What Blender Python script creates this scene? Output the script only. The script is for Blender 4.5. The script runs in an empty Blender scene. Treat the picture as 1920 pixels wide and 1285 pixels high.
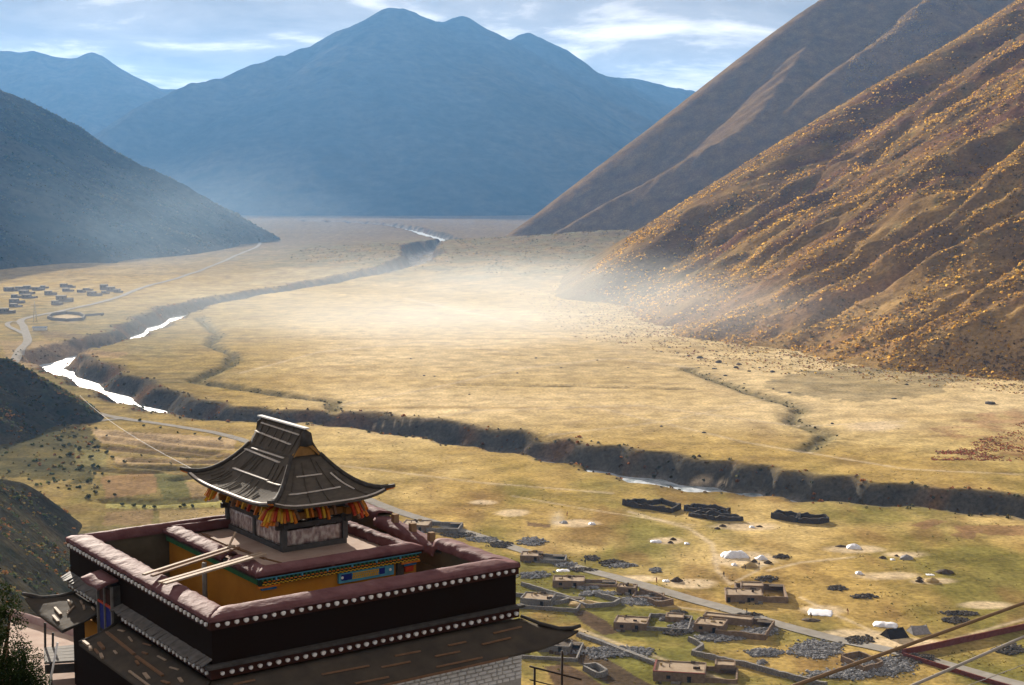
import bpy, bmesh, math, random
import numpy as np
from mathutils import Vector, Matrix
random.seed(7)
scene = bpy.context.scene
COL = scene.collection
R = math.radians

# ------------------------------------------------------------------ camera
FPX, CAM_H = 2800.0, 120.0
PITCH = math.atan(297.5 / FPX)
cam_d = bpy.data.cameras.new('camera')
cam = bpy.data.objects.new('camera', cam_d)
COL.objects.link(cam)
cam.location = (0, 0, CAM_H)
cam.rotation_euler = (math.pi / 2 - PITCH, 0, 0)
cam_d.sensor_width = 36
cam_d.lens = 36 * FPX / 1920
cam_d.clip_start, cam_d.clip_end = 0.5, 60000
scene.camera = cam

# ------------------------------------------------------------------ sun and sky
SUN_AZ, SUN_EL = R(-22), R(16.5)          # azimuth measured from the view axis (+Y), negative = left
sun_d = bpy.data.lights.new('sun', 'SUN')
sun = bpy.data.objects.new('sun', sun_d)
COL.objects.link(sun)
sun_dir = Vector((math.sin(SUN_AZ) * math.cos(SUN_EL), math.cos(SUN_AZ) * math.cos(SUN_EL), math.sin(SUN_EL)))
sun.rotation_euler = sun_dir.to_track_quat('Z', 'Y').to_euler()
sun_d.energy, sun_d.angle, sun_d.color = 5.0, R(0.5), (1.0, 0.90, 0.76)

world = bpy.data.worlds.new('World')
scene.world = world
world.use_nodes = True
wn, wl = world.node_tree.nodes, world.node_tree.links
wn.clear()
w_out = wn.new('ShaderNodeOutputWorld')
sky = wn.new('ShaderNodeTexSky')
sky.sky_type = 'NISHITA'
sky.sun_disc = False
sky.sun_elevation = SUN_EL
sky.sun_rotation = SUN_AZ
sky.altitude = 3500
bg = wn.new('ShaderNodeBackground')
bg.inputs[1].default_value = 0.05
wl.new(sky.outputs[0], bg.inputs[0])
# a broken cloud deck, laid out on a flat layer overhead
tc = wn.new('ShaderNodeTexCoord')
sep = wn.new('ShaderNodeSeparateXYZ')
wl.new(tc.outputs['Generated'], sep.inputs[0])
def wmath(op, a, b=None):
    n = wn.new('ShaderNodeMath'); n.operation = op
    for i, v in enumerate((a, b)):
        if v is None: continue
        if isinstance(v, (int, float)): n.inputs[i].default_value = v
        else: wl.new(v, n.inputs[i])
    return n.outputs[0]
zc = wmath('ADD', wmath('MAXIMUM', sep.outputs[2], 0.0), 0.10)
comb = wn.new('ShaderNodeCombineXYZ')
wl.new(wmath('DIVIDE', sep.outputs[0], zc), comb.inputs[0])
wl.new(wmath('DIVIDE', sep.outputs[1], zc), comb.inputs[1])
def wnoise(scale, detail, rough, w):
    n = wn.new('ShaderNodeTexNoise'); n.noise_dimensions = '4D'
    n.inputs['Scale'].default_value = scale; n.inputs['Detail'].default_value = detail
    n.inputs['Roughness'].default_value = rough; n.inputs['W'].default_value = w
    n.inputs['Distortion'].default_value = 0.4
    wl.new(comb.outputs[0], n.inputs['Vector'])
    return n.outputs[0]
ra = wn.new('ShaderNodeValToRGB')           # cloud brightness
wl.new(wnoise(1.5, 8, 0.58, 5.2), ra.inputs[0])
ra.color_ramp.elements[0].position, ra.color_ramp.elements[0].color = 0.40, (0.150, 0.127, 0.110, 1)
ra.color_ramp.elements[1].position, ra.color_ramp.elements[1].color = 0.64, (0.50, 0.44, 0.385, 1)
e = ra.color_ramp.elements.new(0.52); e.color = (0.212, 0.183, 0.160, 1)
bgc = wn.new('ShaderNodeBackground')
bgc.inputs[1].default_value = 1.0
wl.new(ra.outputs[0], bgc.inputs[0])
rc = wn.new('ShaderNodeValToRGB')           # cloud cover
wl.new(wnoise(0.55, 5, 0.5, 8.4), rc.inputs[0])
rc.color_ramp.elements[0].position, rc.color_ramp.elements[0].color = 0.22, (0.9, 0.9, 0.9, 1)
rc.color_ramp.elements[1].position, rc.color_ramp.elements[1].color = 0.42, (1, 1, 1, 1)
mx = wn.new('ShaderNodeMixShader')
wl.new(rc.outputs[0], mx.inputs[0]); wl.new(bg.outputs[0], mx.inputs[1]); wl.new(bgc.outputs[0], mx.inputs[2])
wl.new(mx.outputs[0], w_out.inputs[0])

# ------------------------------------------------------------------ exposure and render settings
vs = scene.view_settings
vs.view_transform, vs.look, vs.gamma, vs.use_curve_mapping = 'Standard', 'None', 1.0, False
vs.exposure = 1.38
cy = scene.cycles
cy.max_bounces, cy.diffuse_bounces, cy.glossy_bounces, cy.transmission_bounces = 4, 2, 2, 3
cy.volume_bounces = 0
cy.transparent_max_bounces = 8
cy.use_denoising = True
cy.use_adaptive_sampling = True
cy.adaptive_threshold = 0.02
cy.caustics_reflective = cy.caustics_refractive = False
cy.volume_step_rate = 2.0
cy.volume_max_steps = 48
cy.sample_clamp_indirect = 6

# ------------------------------------------------------------------ helpers
CP, SP = math.cos(PITCH), math.sin(PITCH)
def ray(px, py):
    a, b = (px - 960) / FPX, (642.5 - py) / FPX
    return np.array([a, CP + b * SP, -SP + b * CP])
def U(px, py, z=0.0):                       # the point at height z that the photograph shows at px, py
    d = ray(px, py)
    return np.array([0, 0, CAM_H]) + d * ((z - CAM_H) / d[2])
def AT(px, py, dist):                       # the same at a distance along the view axis
    d = ray(px, py)
    return np.array([0, 0, CAM_H]) + d * (dist / d[1])
def PX(X, Y, Z):
    f = Y * CP - (Z - CAM_H) * SP
    u = Y * SP + (Z - CAM_H) * CP
    f = np.maximum(f, 1.0)
    return 960 + FPX * X / f, 642.5 - FPX * u / f

_rng = np.random.default_rng(12)
_ang = _rng.random((512, 512)).astype(np.float32) * 2 * np.pi
_GX, _GY = np.cos(_ang).ravel(), np.sin(_ang).ravel()
def pnoise(x, y, seed=0):
    x = np.asarray(x, np.float64); y = np.asarray(y, np.float64)
    ix, iy = np.floor(x), np.floor(y)
    fx, fy = (x - ix).astype(np.float32), (y - iy).astype(np.float32)
    ix = (ix.astype(np.int32) + seed * 57); iy = (iy.astype(np.int32) + seed * 131)
    x0, x1, y0, y1 = ix & 511, (ix + 1) & 511, (iy & 511) << 9, ((iy + 1) & 511) << 9
    ux, uy = fx * fx * fx * (fx * (fx * 6 - 15) + 10), fy * fy * fy * (fy * (fy * 6 - 15) + 10)
    def g(q, dx, dy):
        return _GX[q] * (fx - dx) + _GY[q] * (fy - dy)
    a = g(x0 + y0, 0, 0); a += (g(x1 + y0, 1, 0) - a) * ux
    b = g(x0 + y1, 0, 1); b += (g(x1 + y1, 1, 1) - b) * ux
    return ((a + (b - a) * uy) * 1.5).astype(np.float64)
def fbm(x, y, octv=4, seed=0, gain=0.5, lac=2.03):
    s, a, t = 0, 1.0, 0
    for i in range(octv):
        s = s + a * pnoise(x, y, seed + i * 17); t += a
        a *= gain; x = x * lac + 3.7; y = y * lac + 1.3
    return s / t
def sstep(a, b, x):
    t = np.clip((x - a) / (b - a), 0, 1)
    return t * t * (3 - 2 * t)
def smax(a, b, k):
    h = np.clip(0.5 + 0.5 * (a - b) / k, 0, 1)
    return b * (1 - h) + a * h + k * h * (1 - h)
def segs(X, Y, pts, width=None):
    """distance to a polyline and the parameter (segment index + t) of the nearest point; far points are left out"""
    shp = np.shape(X); x = np.ravel(X); y = np.ravel(Y)
    best = np.full(x.shape, 1e4); par = np.zeros(x.shape)
    P = np.array([p[:2] for p in pts], float)
    for i0 in range(0, len(P) - 1, 5):
        blk = P[i0:i0 + 6]
        if width is None: sel = slice(None)
        else:
            (ax, ay), (bx, by) = blk.min(0) - width, blk.max(0) + width
            sel = np.nonzero((x > ax) & (x < bx) & (y > ay) & (y < by))[0]
            if not len(sel): continue
        xs, ys, bs, ps = x[sel], y[sel], best[sel], par[sel]
        for j in range(len(blk) - 1):
            (ax, ay), (bx, by) = blk[j], blk[j + 1]
            dx, dy = bx - ax, by - ay
            t = np.clip(((xs - ax) * dx + (ys - ay) * dy) / (dx * dx + dy * dy + 1e-9), 0, 1)
            d = np.hypot(xs - ax - t * dx, ys - ay - t * dy)
            m = d < bs
            bs = np.where(m, d, bs); ps = np.where(m, i0 + j + t, ps)
        best[sel] = bs; par[sel] = ps
    return best.reshape(shp), par.reshape(shp)
def tent(X, Y, ridge, k, rnd=20.0, kb=None):
    """height of a mountain body falling off both sides of a crest line"""
    out = np.full(X.shape, -1e4)
    for i in range(len(ridge) - 1):
        a, b = ridge[i], ridge[i + 1]
        dx, dy = b[0] - a[0], b[1] - a[1]
        t = np.clip(((X - a[0]) * dx + (Y - a[1]) * dy) / (dx * dx + dy * dy + 1e-9), 0, 1)
        d = np.hypot(X - a[0] - t * dx, Y - a[1] - t * dy)
        z = a[2] + (b[2] - a[2]) * t
        out = np.maximum(out, z - k * (np.sqrt(d * d + rnd * rnd) - rnd))
    return out
def smooth_line(pts, n=4):
    """Catmull-Rom through the points"""
    P = [np.array(p, float) for p in pts]
    P = [2 * P[0] - P[1]] + P + [2 * P[-1] - P[-2]]
    out = []
    for i in range(1, len(P) - 2):
        for j in range(n):
            t = j / n
            a, b, c, d = P[i - 1], P[i], P[i + 1], P[i + 2]
            out.append(0.5 * ((2 * b) + (c - a) * t + (2 * a - 5 * b + 4 * c - d) * t * t + (3 * b - a - 3 * c + d) * t ** 3))
    out.append(P[-2])
    return out
def inpoly(x, y, poly):
    inside = np.zeros(x.shape, bool)
    n = len(poly)
    for i in range(n):
        x1, y1 = poly[i]; x2, y2 = poly[(i + 1) % n]
        c = ((y1 > y) != (y2 > y)) & (x < (x2 - x1) * (y - y1) / (y2 - y1 + 1e-12) + x1)
        inside ^= c
    return inside

def prop(o, label=None, cat=None, group=None, kind=None):
    if label: o['label'] = label
    if cat: o['category'] = cat
    if group: o['group'] = group
    if kind: o['kind'] = kind
    return o
def link(name, mesh, mat=None, parent=None):
    o = bpy.data.objects.new(name, mesh)
    COL.objects.link(o)
    if mat is not None and mesh is not None:
        for m in (mat if isinstance(mat, (list, tuple)) else [mat]): mesh.materials.append(m)
    if parent is not None: o.parent = parent
    return o
def empty(name, loc, rz=0.0):
    o = bpy.data.objects.new(name, None)
    COL.objects.link(o)
    o.location = loc; o.rotation_euler = (0, 0, rz); o.empty_display_size = 0.5
    return o
def np_mesh(name, V, Fq, col=None, smooth=True):
    """mesh from numpy arrays: V (n,3), Fq (m,k) all faces with k corners, col (n,3)"""
    me = bpy.data.meshes.new(name)
    k = Fq.shape[1]
    me.vertices.add(len(V)); me.vertices.foreach_set('co', np.ascontiguousarray(V, np.float32).ravel())
    me.loops.add(Fq.size); me.loops.foreach_set('vertex_index', np.ascontiguousarray(Fq, np.int32).ravel())
    me.polygons.add(len(Fq))
    me.polygons.foreach_set('loop_start', np.arange(0, Fq.size, k, dtype=np.int32))
    me.polygons.foreach_set('loop_total', np.full(len(Fq), k, np.int32))
    me.polygons.foreach_set('use_smooth', np.full(len(Fq), smooth, bool))
    if col is not None:
        at = me.attributes.new('tint', 'FLOAT_COLOR', 'POINT')
        c = np.ones((len(V), 4), np.float32); c[:, :3] = col
        at.data.foreach_set('color', c.ravel())
    me.update(); me.validate()
    return me
def grid_mesh(name, X, Y, Z, col, keep=None):
    n, m = X.shape
    idx = np.arange(n * m).reshape(n, m)
    q = np.stack([idx[:-1, :-1], idx[:-1, 1:], idx[1:, 1:], idx[1:, :-1]], -1).reshape(-1, 4)
    if keep is not None:
        kk = (keep[:-1, :-1] | keep[:-1, 1:] | keep[1:, 1:] | keep[1:, :-1]).reshape(-1)
        q = q[kk]
    V = np.stack([X, Y, Z], -1).reshape(-1, 3); C = col.reshape(-1, 3)
    used = np.unique(q); mp = np.full(n * m, -1); mp[used] = np.arange(len(used))
    me = np_mesh(name, V[used], mp[q], C[used])
    # faces upward
    return me
def mixc(a, b, t):
    return a + (np.asarray(b) - a) * np.clip(t, 0, 1)[..., None]

# ------------------------------------------------------------------ materials
MATS = {}
def nodemat(name):
    m = bpy.data.materials.new(name); m.use_nodes = True
    nt = m.node_tree
    b = nt.nodes['Principled BSDF']
    return m, nt, b
def tinted(name, scale, var=0.35, rough=0.95, bump=0.0, bscale=None, detail=6, spec=0.0, leafy=0.0):
    """surface coloured by its own 'tint' attribute, broken up by noise in metres"""
    m, nt, b = nodemat(name)
    N, L = nt.nodes, nt.links
    at = N.new('ShaderNodeAttribute'); at.attribute_name = 'tint'
    geo = N.new('ShaderNodeNewGeometry')
    nz = N.new('ShaderNodeTexNoise'); nz.inputs['Scale'].default_value = 1 / scale
    nz.inputs['Detail'].default_value = detail; nz.inputs['Roughness'].default_value = 0.62
    L.new(geo.outputs['Position'], nz.inputs['Vector'])
    mr = N.new('ShaderNodeMapRange')
    mr.inputs[1].default_value, mr.inputs[2].default_value = 0.25, 0.75
    mr.inputs[3].default_value, mr.inputs[4].default_value = 1 - var, 1 + var
    L.new(nz.outputs[0], mr.inputs[0])
    n2 = N.new('ShaderNodeTexNoise'); n2.inputs['Scale'].default_value = 1 / (scale * 9)
    n2.inputs['Detail'].default_value = 4; n2.inputs['Roughness'].default_value = 0.65
    L.new(geo.outputs['Position'], n2.inputs['Vector'])
    mr2 = N.new('ShaderNodeMapRange')
    mr2.inputs[1].default_value, mr2.inputs[2].default_value, mr2.inputs[3].default_value, mr2.inputs[4].default_value = 0.3, 0.7, 1 - var * 0.7, 1 + var * 0.7
    L.new(n2.outputs[0], mr2.inputs[0])
    mm = N.new('ShaderNodeMath'); mm.operation = 'MULTIPLY'; L.new(mr.outputs[0], mm.inputs[0]); L.new(mr2.outputs[0], mm.inputs[1]); mr = mm
    vm = N.new('ShaderNodeVectorMath'); vm.operation = 'SCALE'
    L.new(at.outputs['Color'], vm.inputs[0]); L.new(mr.outputs[0], vm.inputs['Scale'])
    L.new(vm.outputs[0], b.inputs['Base Color'])
    b.inputs['Roughness'].default_value = rough
    b.inputs['Specular IOR Level'].default_value = spec
    if bump:
        bz = N.new('ShaderNodeTexNoise'); bz.inputs['Scale'].default_value = 1 / (bscale or scale)
        bz.inputs['Detail'].default_value = 5; bz.inputs['Roughness'].default_value = 0.6
        L.new(geo.outputs['Position'], bz.inputs['Vector'])
        bp = N.new('ShaderNodeBump'); bp.inputs['Strength'].default_value = 1.0; bp.inputs['Distance'].default_value = bump
        L.new(bz.outputs[0], bp.inputs['Height']); L.new(bp.outputs[0], b.inputs['Normal'])
    if leafy:
        tr = N.new('ShaderNodeBsdfTranslucent'); mxs = N.new('ShaderNodeMixShader'); mxs.inputs[0].default_value = leafy
        L.new(vm.outputs[0], tr.inputs['Color'])
        L.new(b.outputs[0], mxs.inputs[1]); L.new(tr.outputs[0], mxs.inputs[2])
        L.new(mxs.outputs[0], N['Material Output'].inputs['Surface'])
    MATS[name] = m
    return m
def M(name, c1, c2=None, scale=0.5, rough=0.85, bump=0.0, bscale=None, stretch=(1, 1, 1), metal=0.0, spec=0.08, c3=None, detail=6):
    """two or three colours mixed by object-space noise, with relief"""
    if name in MATS: return MATS[name]
    m, nt, b = nodemat(name)
    N, L = nt.nodes, nt.links
    c2 = c2 or tuple(v * 0.7 for v in c1)
    tcn = N.new('ShaderNodeTexCoord')
    mp = N.new('ShaderNodeMapping'); mp.inputs['Scale'].default_value = stretch
    L.new(tcn.outputs['Object'], mp.inputs[0])
    nz = N.new('ShaderNodeTexNoise'); nz.inputs['Scale'].default_value = 1 / scale
    nz.inputs['Detail'].default_value = detail; nz.inputs['Roughness'].default_value = 0.6
    L.new(mp.outputs[0], nz.inputs['Vector'])
    cr = N.new('ShaderNodeValToRGB')
    cr.color_ramp.elements[0].position, cr.color_ramp.elements[0].color = 0.3, (*c2, 1)
    cr.color_ramp.elements[1].position, cr.color_ramp.elements[1].color = 0.68, (*c1, 1)
    if c3:
        e = cr.color_ramp.elements.new(0.8); e.color = (*c3, 1)
    L.new(nz.outputs[0], cr.inputs[0]); L.new(cr.outputs[0], b.inputs['Base Color'])
    b.inputs['Roughness'].default_value = rough; b.inputs['Metallic'].default_value = metal
    b.inputs['Specular IOR Level'].default_value = spec
    if bump:
        bz = N.new('ShaderNodeTexNoise'); bz.inputs['Scale'].default_value = 1 / (bscale or scale)
        bz.inputs['Detail'].default_value = 5
        L.new(mp.outputs[0], bz.inputs['Vector'])
        bp = N.new('ShaderNodeBump'); bp.inputs['Distance'].default_value = bump
        L.new(bz.outputs[0], bp.inputs['Height']); L.new(bp.outputs[0], b.inputs['Normal'])
    MATS[name] = m
    return m

# ================================================================== TERRAIN
def pl(pts, z=0.0):
    return [U(x, y, z) for x, y in pts]

RIVER_PX = [(560, 418), (690, 424), (760, 432), (812, 447), (850, 463), (806, 478), (786, 494), (792, 508), (740, 524), (640, 540),
            (540, 556), (440, 573), (355, 592), (305, 612), (272, 630), (225, 652), (150, 672), (100, 688), (112, 704), (165, 730),
            (232, 758), (305, 786), (390, 806), (500, 818), (620, 818), (760, 836), (900, 856), (1000, 874), (1100, 894), (1200, 912), (1300, 932),
            (1400, 947), (1490, 958), (1600, 972), (1750, 988), (1920, 1006), (2100, 1030), (2500, 1080)]
RIVER = [np.array(p) for p in smooth_line([U(x, y, -10.5) for x, y in RIVER_PX], 4)]
STREAM = pl([(372, 592), (410, 628), (392, 645), (440, 665), (432, 685), (365, 712), (470, 728), (560, 742), (626, 752), (622, 778)])
STREAM_R = pl([(1290, 690), (1400, 735), (1500, 765), (1485, 792), (1555, 812), (1510, 842)])
SCARP = pl([(690, 776), (740, 785), (800, 795), (900, 803), (1000, 815), (1090, 835), (1160, 852)])
SCARP2 = pl([(860, 722), (960, 722), (1110, 724), (1300, 730)])
TERR = [pl(t) for t in ([(210, 812), (330, 828), (440, 838)], [(200, 838), (320, 852), (430, 858)], [(230, 872), (330, 878), (420, 874)],
                        [(180, 690), (120, 668), (60, 655)], [(220, 640), (140, 630), (80, 625)], [(330, 900), (400, 888), (450, 880)], [(200, 822), (300, 838), (400, 848)], [(250, 862), (340, 866), (440, 866)], [(190, 880), (260, 886), (300, 884)], [(200, 940), (300, 944), (400, 938)], [(180, 612), (120, 616), (90, 612)], [(240, 672), (170, 662), (100, 648)], [(210, 655), (150, 646), (90, 636)])]
FAN_C = U(1165, 478)

def river_w(par):                           # how much wider than its narrowest the water runs
    return 11 * np.exp(-((par - 121) / 7.0) ** 2) - 2.0 * np.exp(-((par - 60) / 4.0) ** 2) + 9 * sstep(36, 26, par) + 2.5 * np.sin(par * 1.7)
def floor_h(X, Y):
    Z = 1.6 * fbm(X / 190, Y / 190, 3, 5) + 0.35 * fbm(X / 24, Y / 24, 3, 9)
    # alluvial fan below the side valley
    dist = np.hypot(X - FAN_C[0], (Y - FAN_C[1]) * 0.8)
    fan = np.clip(1 - dist / 760, 0, 1) ** 1.5
    ang = np.arctan2(X - FAN_C[0], Y - FAN_C[1])
    Z = Z + fan * 42 + np.minimum(fan * 4, 1) * (3.4 * fbm(ang * 11, dist / 200, 4, 31) + 1.6 * fbm(X / 30, Y / 30, 3, 77))
    # ditches, scarps, field terraces
    for pts, w, dep in ((STREAM, 4.5, 2.4), (STREAM_R, 4, 1.6), (SCARP, 7, 3.4), (SCARP2, 4, 1.1)):
        d, _ = segs(X, Y, pts, 40)
        d = d + 2.0 * pnoise(X / 11, Y / 11, 41)
        Z = Z - dep * np.exp(-(np.maximum(d, 0) / w) ** 2)
    for t in TERR:
        d, _ = segs(X, Y, t, 30)
        Z = Z - 2.0 * np.exp(-(d / 3.5) ** 2)
    # river trench
    d, par = segs(X, Y, RIVER, 90)
    far = sstep(1500, 2600, Y)
    wx = river_w(par)
    dn = d - wx + (7 * fbm(X / 60, Y / 60, 3, 21) + 2.5 * fbm(X / 12, Y / 12, 3, 22)) * (1 + 0.3 * far)
    t = 1 - sstep(7, 23 + 3 * pnoise(X / 70, Y / 70, 29), dn)
    Z = Z * (1 - 0.85 * t) - 10.9 * t + 0.9 * t * fbm(X / 9, Y / 16, 3, 23)
    return Z, d, dn
def floor_z(x, y):
    return float(floor_h(np.array([x]), np.array([y]))[0][0])
def G(px, py):                              # point of the valley floor at a pixel
    p = U(px, py, 0)
    for _ in range(3):
        p = U(px, py, floor_z(p[0], p[1]))
    return p

# ---- mountains and hills: crest lines traced at their own distances
def rl(pts, n=3):
    return [np.array(p) for p in smooth_line([AT(*p) for p in pts], n)]
R1 = rl([(925, 470, 2920), (1010, 412, 2990), (1100, 347, 3040), (1230, 247, 3100), (1330, 172, 3150), (1450, 78, 3250), (1560, -6, 3350), (1720, -110, 3500), (1950, -240, 3700)])
R1B = rl([(960, 476, 2700), (1060, 425, 2760), (1150, 372, 2800), (1205, 345, 2810), (1300, 290, 2820), (1415, 222, 2870), (1470, 150, 3000), (1530, 60, 3200)])
R1C = rl([(1500, 190, 2880), (1600, 110, 2950), (1690, 50, 3050), (1760, -20, 3150)])
R2 = rl([(1165, 512, 1590), (1210, 470, 1620), (1330, 388, 1690), (1500, 276, 1750), (1600, 207, 1800), (1700, 141, 1850), (1810, 76, 1900), (1920, 12, 1950), (2150, -130, 2100), (2500, -340, 2350)])
FOOT_PX = [(2400, 760), (1920, 722), (1720, 704), (1560, 690), (1400, 655), (1250, 632), (1175, 600), (1130, 572)]
FOOT = sorted([tuple(U(*p)[:2]) for p in FOOT_PX] + [(80, 1680), (135, 1830), (230, 1980), (560, 2150), (680, 2500), (620, 2850), (700, 3100), (1100, 3400), (1700, 4000), (2600, 6000), (330, 500), (380, 200)], key=lambda p: p[1])
FOOT_Y = np.array([p[1] for p in FOOT]); FOOT_X = np.array([p[0] for p in FOOT])

def right_h0(X, Y):
    xb = np.interp(Y, FOOT_Y, FOOT_X)
    u = X - xb + 22 * fbm(X / 80, Y / 80, 4, 61)
    k = 0.48 + 0.15 * sstep(900, 1500, Y)
    Z = k * (np.sqrt(u * u + 34 ** 2) - 34) * (u > 0) - 0.25 * np.maximum(-u, 0)
    Z = np.where(u < 900, Z, Z)
    Z = smax(Z, tent(X, Y, R2, 0.62, 25), 22)
    Z = smax(Z, tent(X, Y, R1, 0.80, 40), 25)
    Z = smax(Z, tent(X, Y, R1B, 0.74, 12), 10)
    Z = smax(Z, tent(X, Y, R1C, 0.80, 20), 14)
    return Z - 3.0, u
def hit(hf, px, py, t0=400, t1=6000, n=1400):
    d = ray(px, py)
    t = np.geomspace(t0, t1, n)
    P = np.array([0, 0, CAM_H])[None] + d[None] * t[:, None]
    z = hf(P[:, 0], P[:, 1])
    b = np.nonzero(P[:, 2] < z)[0]
    return P[b[0]] if len(b) else None
# gullies (negative) and ribs (positive) on the near flank, each a pixel trace dropped on the bare slope
RELIEF_PX = [
    ([(2000, 330), (1920, 383), (1800, 440), (1700, 497), (1600, 560), (1500, 615), (1380, 640)], -14, 8),
    ([(1990, 425), (1920, 478), (1830, 545), (1760, 590), (1690, 625), (1600, 660)], -11, 7),
    ([(1960, 70), (1880, 130), (1780, 190), (1700, 235), (1600, 305), (1500, 360), (1400, 430)], -9, 20),
    ([(1960, 65), (1850, 140), (1740, 205), (1650, 262), (1530, 330), (1430, 392), (1330, 450)], 9, 16),
    ([(1960, 190), (1880, 265), (1820, 335), (1780, 390), (1700, 440), (1600, 490)], -17, 26),
    ([(1940, 250), (1860, 330), (1800, 390), (1740, 430), (1640, 490), (1540, 540)], 9, 16),
    ([(1660, 265), (1620, 310), (1570, 350), (1500, 400), (1400, 470)], -9, 15),
    ([(1830, 330), (1760, 380), (1690, 430), (1600, 480), (1480, 545)], 6, 13),
    ([(1560, 420), (1480, 470), (1400, 510), (1300, 570)], -5, 10),
    ([(1640, 425), (1560, 485), (1450, 540), (1350, 590)], -5, 9),
    ([(1290, 400), (1250, 440), (1200, 490)], 5, 14),
    ([(1920, 560), (1850, 600), (1780, 660), (1740, 690)], -6, 7),
    ([(1960, 470), (1880, 520), (1790, 575), (1700, 640)], 5, 9),
    ([(1780, 385), (1700, 440), (1600, 500), (1500, 560), (1400, 605)], -8, 7),
    ([(1680, 330), (1600, 385), (1500, 440), (1420, 490)], -7, 7),
    ([(1920, 300), (1850, 360), (1760, 420), (1660, 480)], 6, 10),
]
RELIEF = []
for pts, amp, w in RELIEF_PX:
    pp = [hit(lambda x, y: right_h0(x, y)[0], *p, 700, 2600) for p in pts]
    pp = [p for p in pp if p is not None]
    if len(pp) > 1: RELIEF.append((smooth_line(pp, 3), amp, w))
def right_h(X, Y):
    Z, u = right_h0(X, Y)
    up = sstep(10, 160, u)
    # ribs running down the fall line
    yy = Y + 16 * fbm(X / 260, Y / 260, 2, 71) + 0.22 * X
    rib = fbm(yy / 95, X / 900, 3, 72, 0.55)
    Z = Z + up * (4.5 * rib + 5.0 * (0.3 - np.abs(pnoise(yy / 48, X / 900, 75))) + 3.0 * (0.3 - np.abs(pnoise(yy / 21, X / 420, 73))) + 1.3 * fbm(yy / 9, X / 110, 3, 76))
    Z = Z + sstep(2300, 2700, Y) * up * (7 * fbm(yy / 160, X / 500, 4, 79, 0.6) + 4 * (0.3 - np.abs(pnoise(yy / 60, X / 300, 80))))
    Z = Z + 1.2 * fbm(X / 18, Y / 18, 3, 78)
    for pts, amp, w in RELIEF:
        d, _ = segs(X, Y, pts, 90)
        d = np.abs(d + 4 * pnoise(X / 25, Y / 25, 83))
        Z = Z + amp * up * np.exp(-(d / w) ** 2)
    return Z, u

MF = [  # the big blue mountain at the head of the valley
    (rl([(-60, 420, 5700), (60, 330, 6100), (180, 262, 6500), (260, 212, 6850), (345, 165, 7150), (470, 120, 7450), (560, 92, 7700), (605, 85, 7800), (640, 68, 7950), (680, 42, 7900), (710, 25, 7900), (735, 15, 7900),
         (770, 22, 7900), (800, 32, 7950), (830, 42, 8000), (865, 36, 8000), (890, 50, 8050), (920, 70, 8100), (952, 83, 8200), (975, 76, 8250), (993, 68, 8300),
         (1025, 85, 8400), (1080, 122, 8500), (1150, 139, 8600), (1210, 150, 8700), (1270, 162, 8800), (1320, 180, 8900), (1450, 235, 9000), (1600, 300, 9000)], 2), 0.60, 25),
    (rl([(735, 25, 7850), (722, 90, 7400), (715, 150, 7000), (640, 203, 6750), (570, 285, 6400), (500, 345, 6150), (450, 395, 5900)], 2), 0.46, 25),
    (rl([(715, 150, 7000), (780, 180, 6900), (870, 220, 6750), (960, 265, 6550), (1050, 298, 6400), (1130, 340, 6250), (1180, 380, 6100)], 2), 0.60, 12),
    (rl([(540, 110, 7650), (470, 180, 7200), (380, 255, 6800), (300, 325, 6400), (240, 395, 6000)], 2), 0.5, 25),
    (rl([(420, 150, 7350), (340, 220, 6950), (260, 290, 6500), (200, 350, 6200)], 2), 0.5, 25),
    (rl([(865, 36, 8000), (920, 120, 7700), (1010, 200, 7450), (1110, 270, 7150), (1200, 330, 6900), (1280, 390, 6700)], 2), 0.60, 16),
    (rl([(993, 68, 8300), (1060, 140, 8050), (1140, 195, 7850), (1230, 250, 7600), (1320, 320, 7300)], 2), 0.60, 20),
    (rl([(760, 345, 5900), (810, 330, 5950), (850, 322, 6000), (910, 345, 5950), (990, 375, 5900), (1050, 385, 5850)], 2), 0.5, 10),
    (rl([(700, 240, 6700), (660, 300, 6300), (620, 350, 6050), (590, 390, 5850)], 2), 0.55, 15),
]
ML2 = [
    (rl([(-300, 60, 8960), (-60, 86, 8800), (0, 92, 8800), (60, 97, 8800), (110, 105, 8800), (150, 110, 8800), (172, 99, 8800), (200, 112, 8800), (240, 135, 8800), (270, 152, 8800), (310, 160, 8800), (345, 165, 8800), (450, 195, 8800), (600, 250, 8800)], 2), 0.55, 20),
    (rl([(60, 97, 8800), (100, 160, 8400), (150, 210, 8000), (200, 260, 7520)], 2), 0.55, 20),
    (rl([(-100, 90, 8800), (-20, 170, 8240), (80, 230, 7760), (150, 290, 7200)], 2), 0.55, 20),
    (rl([(172, 99, 8800), (215, 160, 8480), (240, 210, 8080)], 2), 0.55, 20),
]
ML1 = [
    (rl([(448, 444, 3560), (400, 427, 3500), (350, 405, 3430), (300, 378, 3370), (250, 345, 3310), (200, 308, 3260), (150, 270, 3200), (100, 238, 3150), (40, 200, 3080), (0, 175, 3050), (-120, 100, 2950), (-300, 20, 2900), (-520, -40, 2900)], 2), 0.70, 14),
    (rl([(0, 175, 3050), (-40, 260, 2750), (-20, 345, 2500), (60, 402, 2420), (140, 450, 2360), (205, 488, 2280)], 2), 0.55, 20),
    (rl([(150, 270, 3200), (170, 340, 2980), (230, 400, 2850), (300, 440, 2800)], 2), 0.6, 25),
    (rl([(-300, 20, 2900), (-260, 200, 2500), (-220, 380, 2150), (-160, 480, 1950)], 2), 0.55, 25),
]
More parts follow.
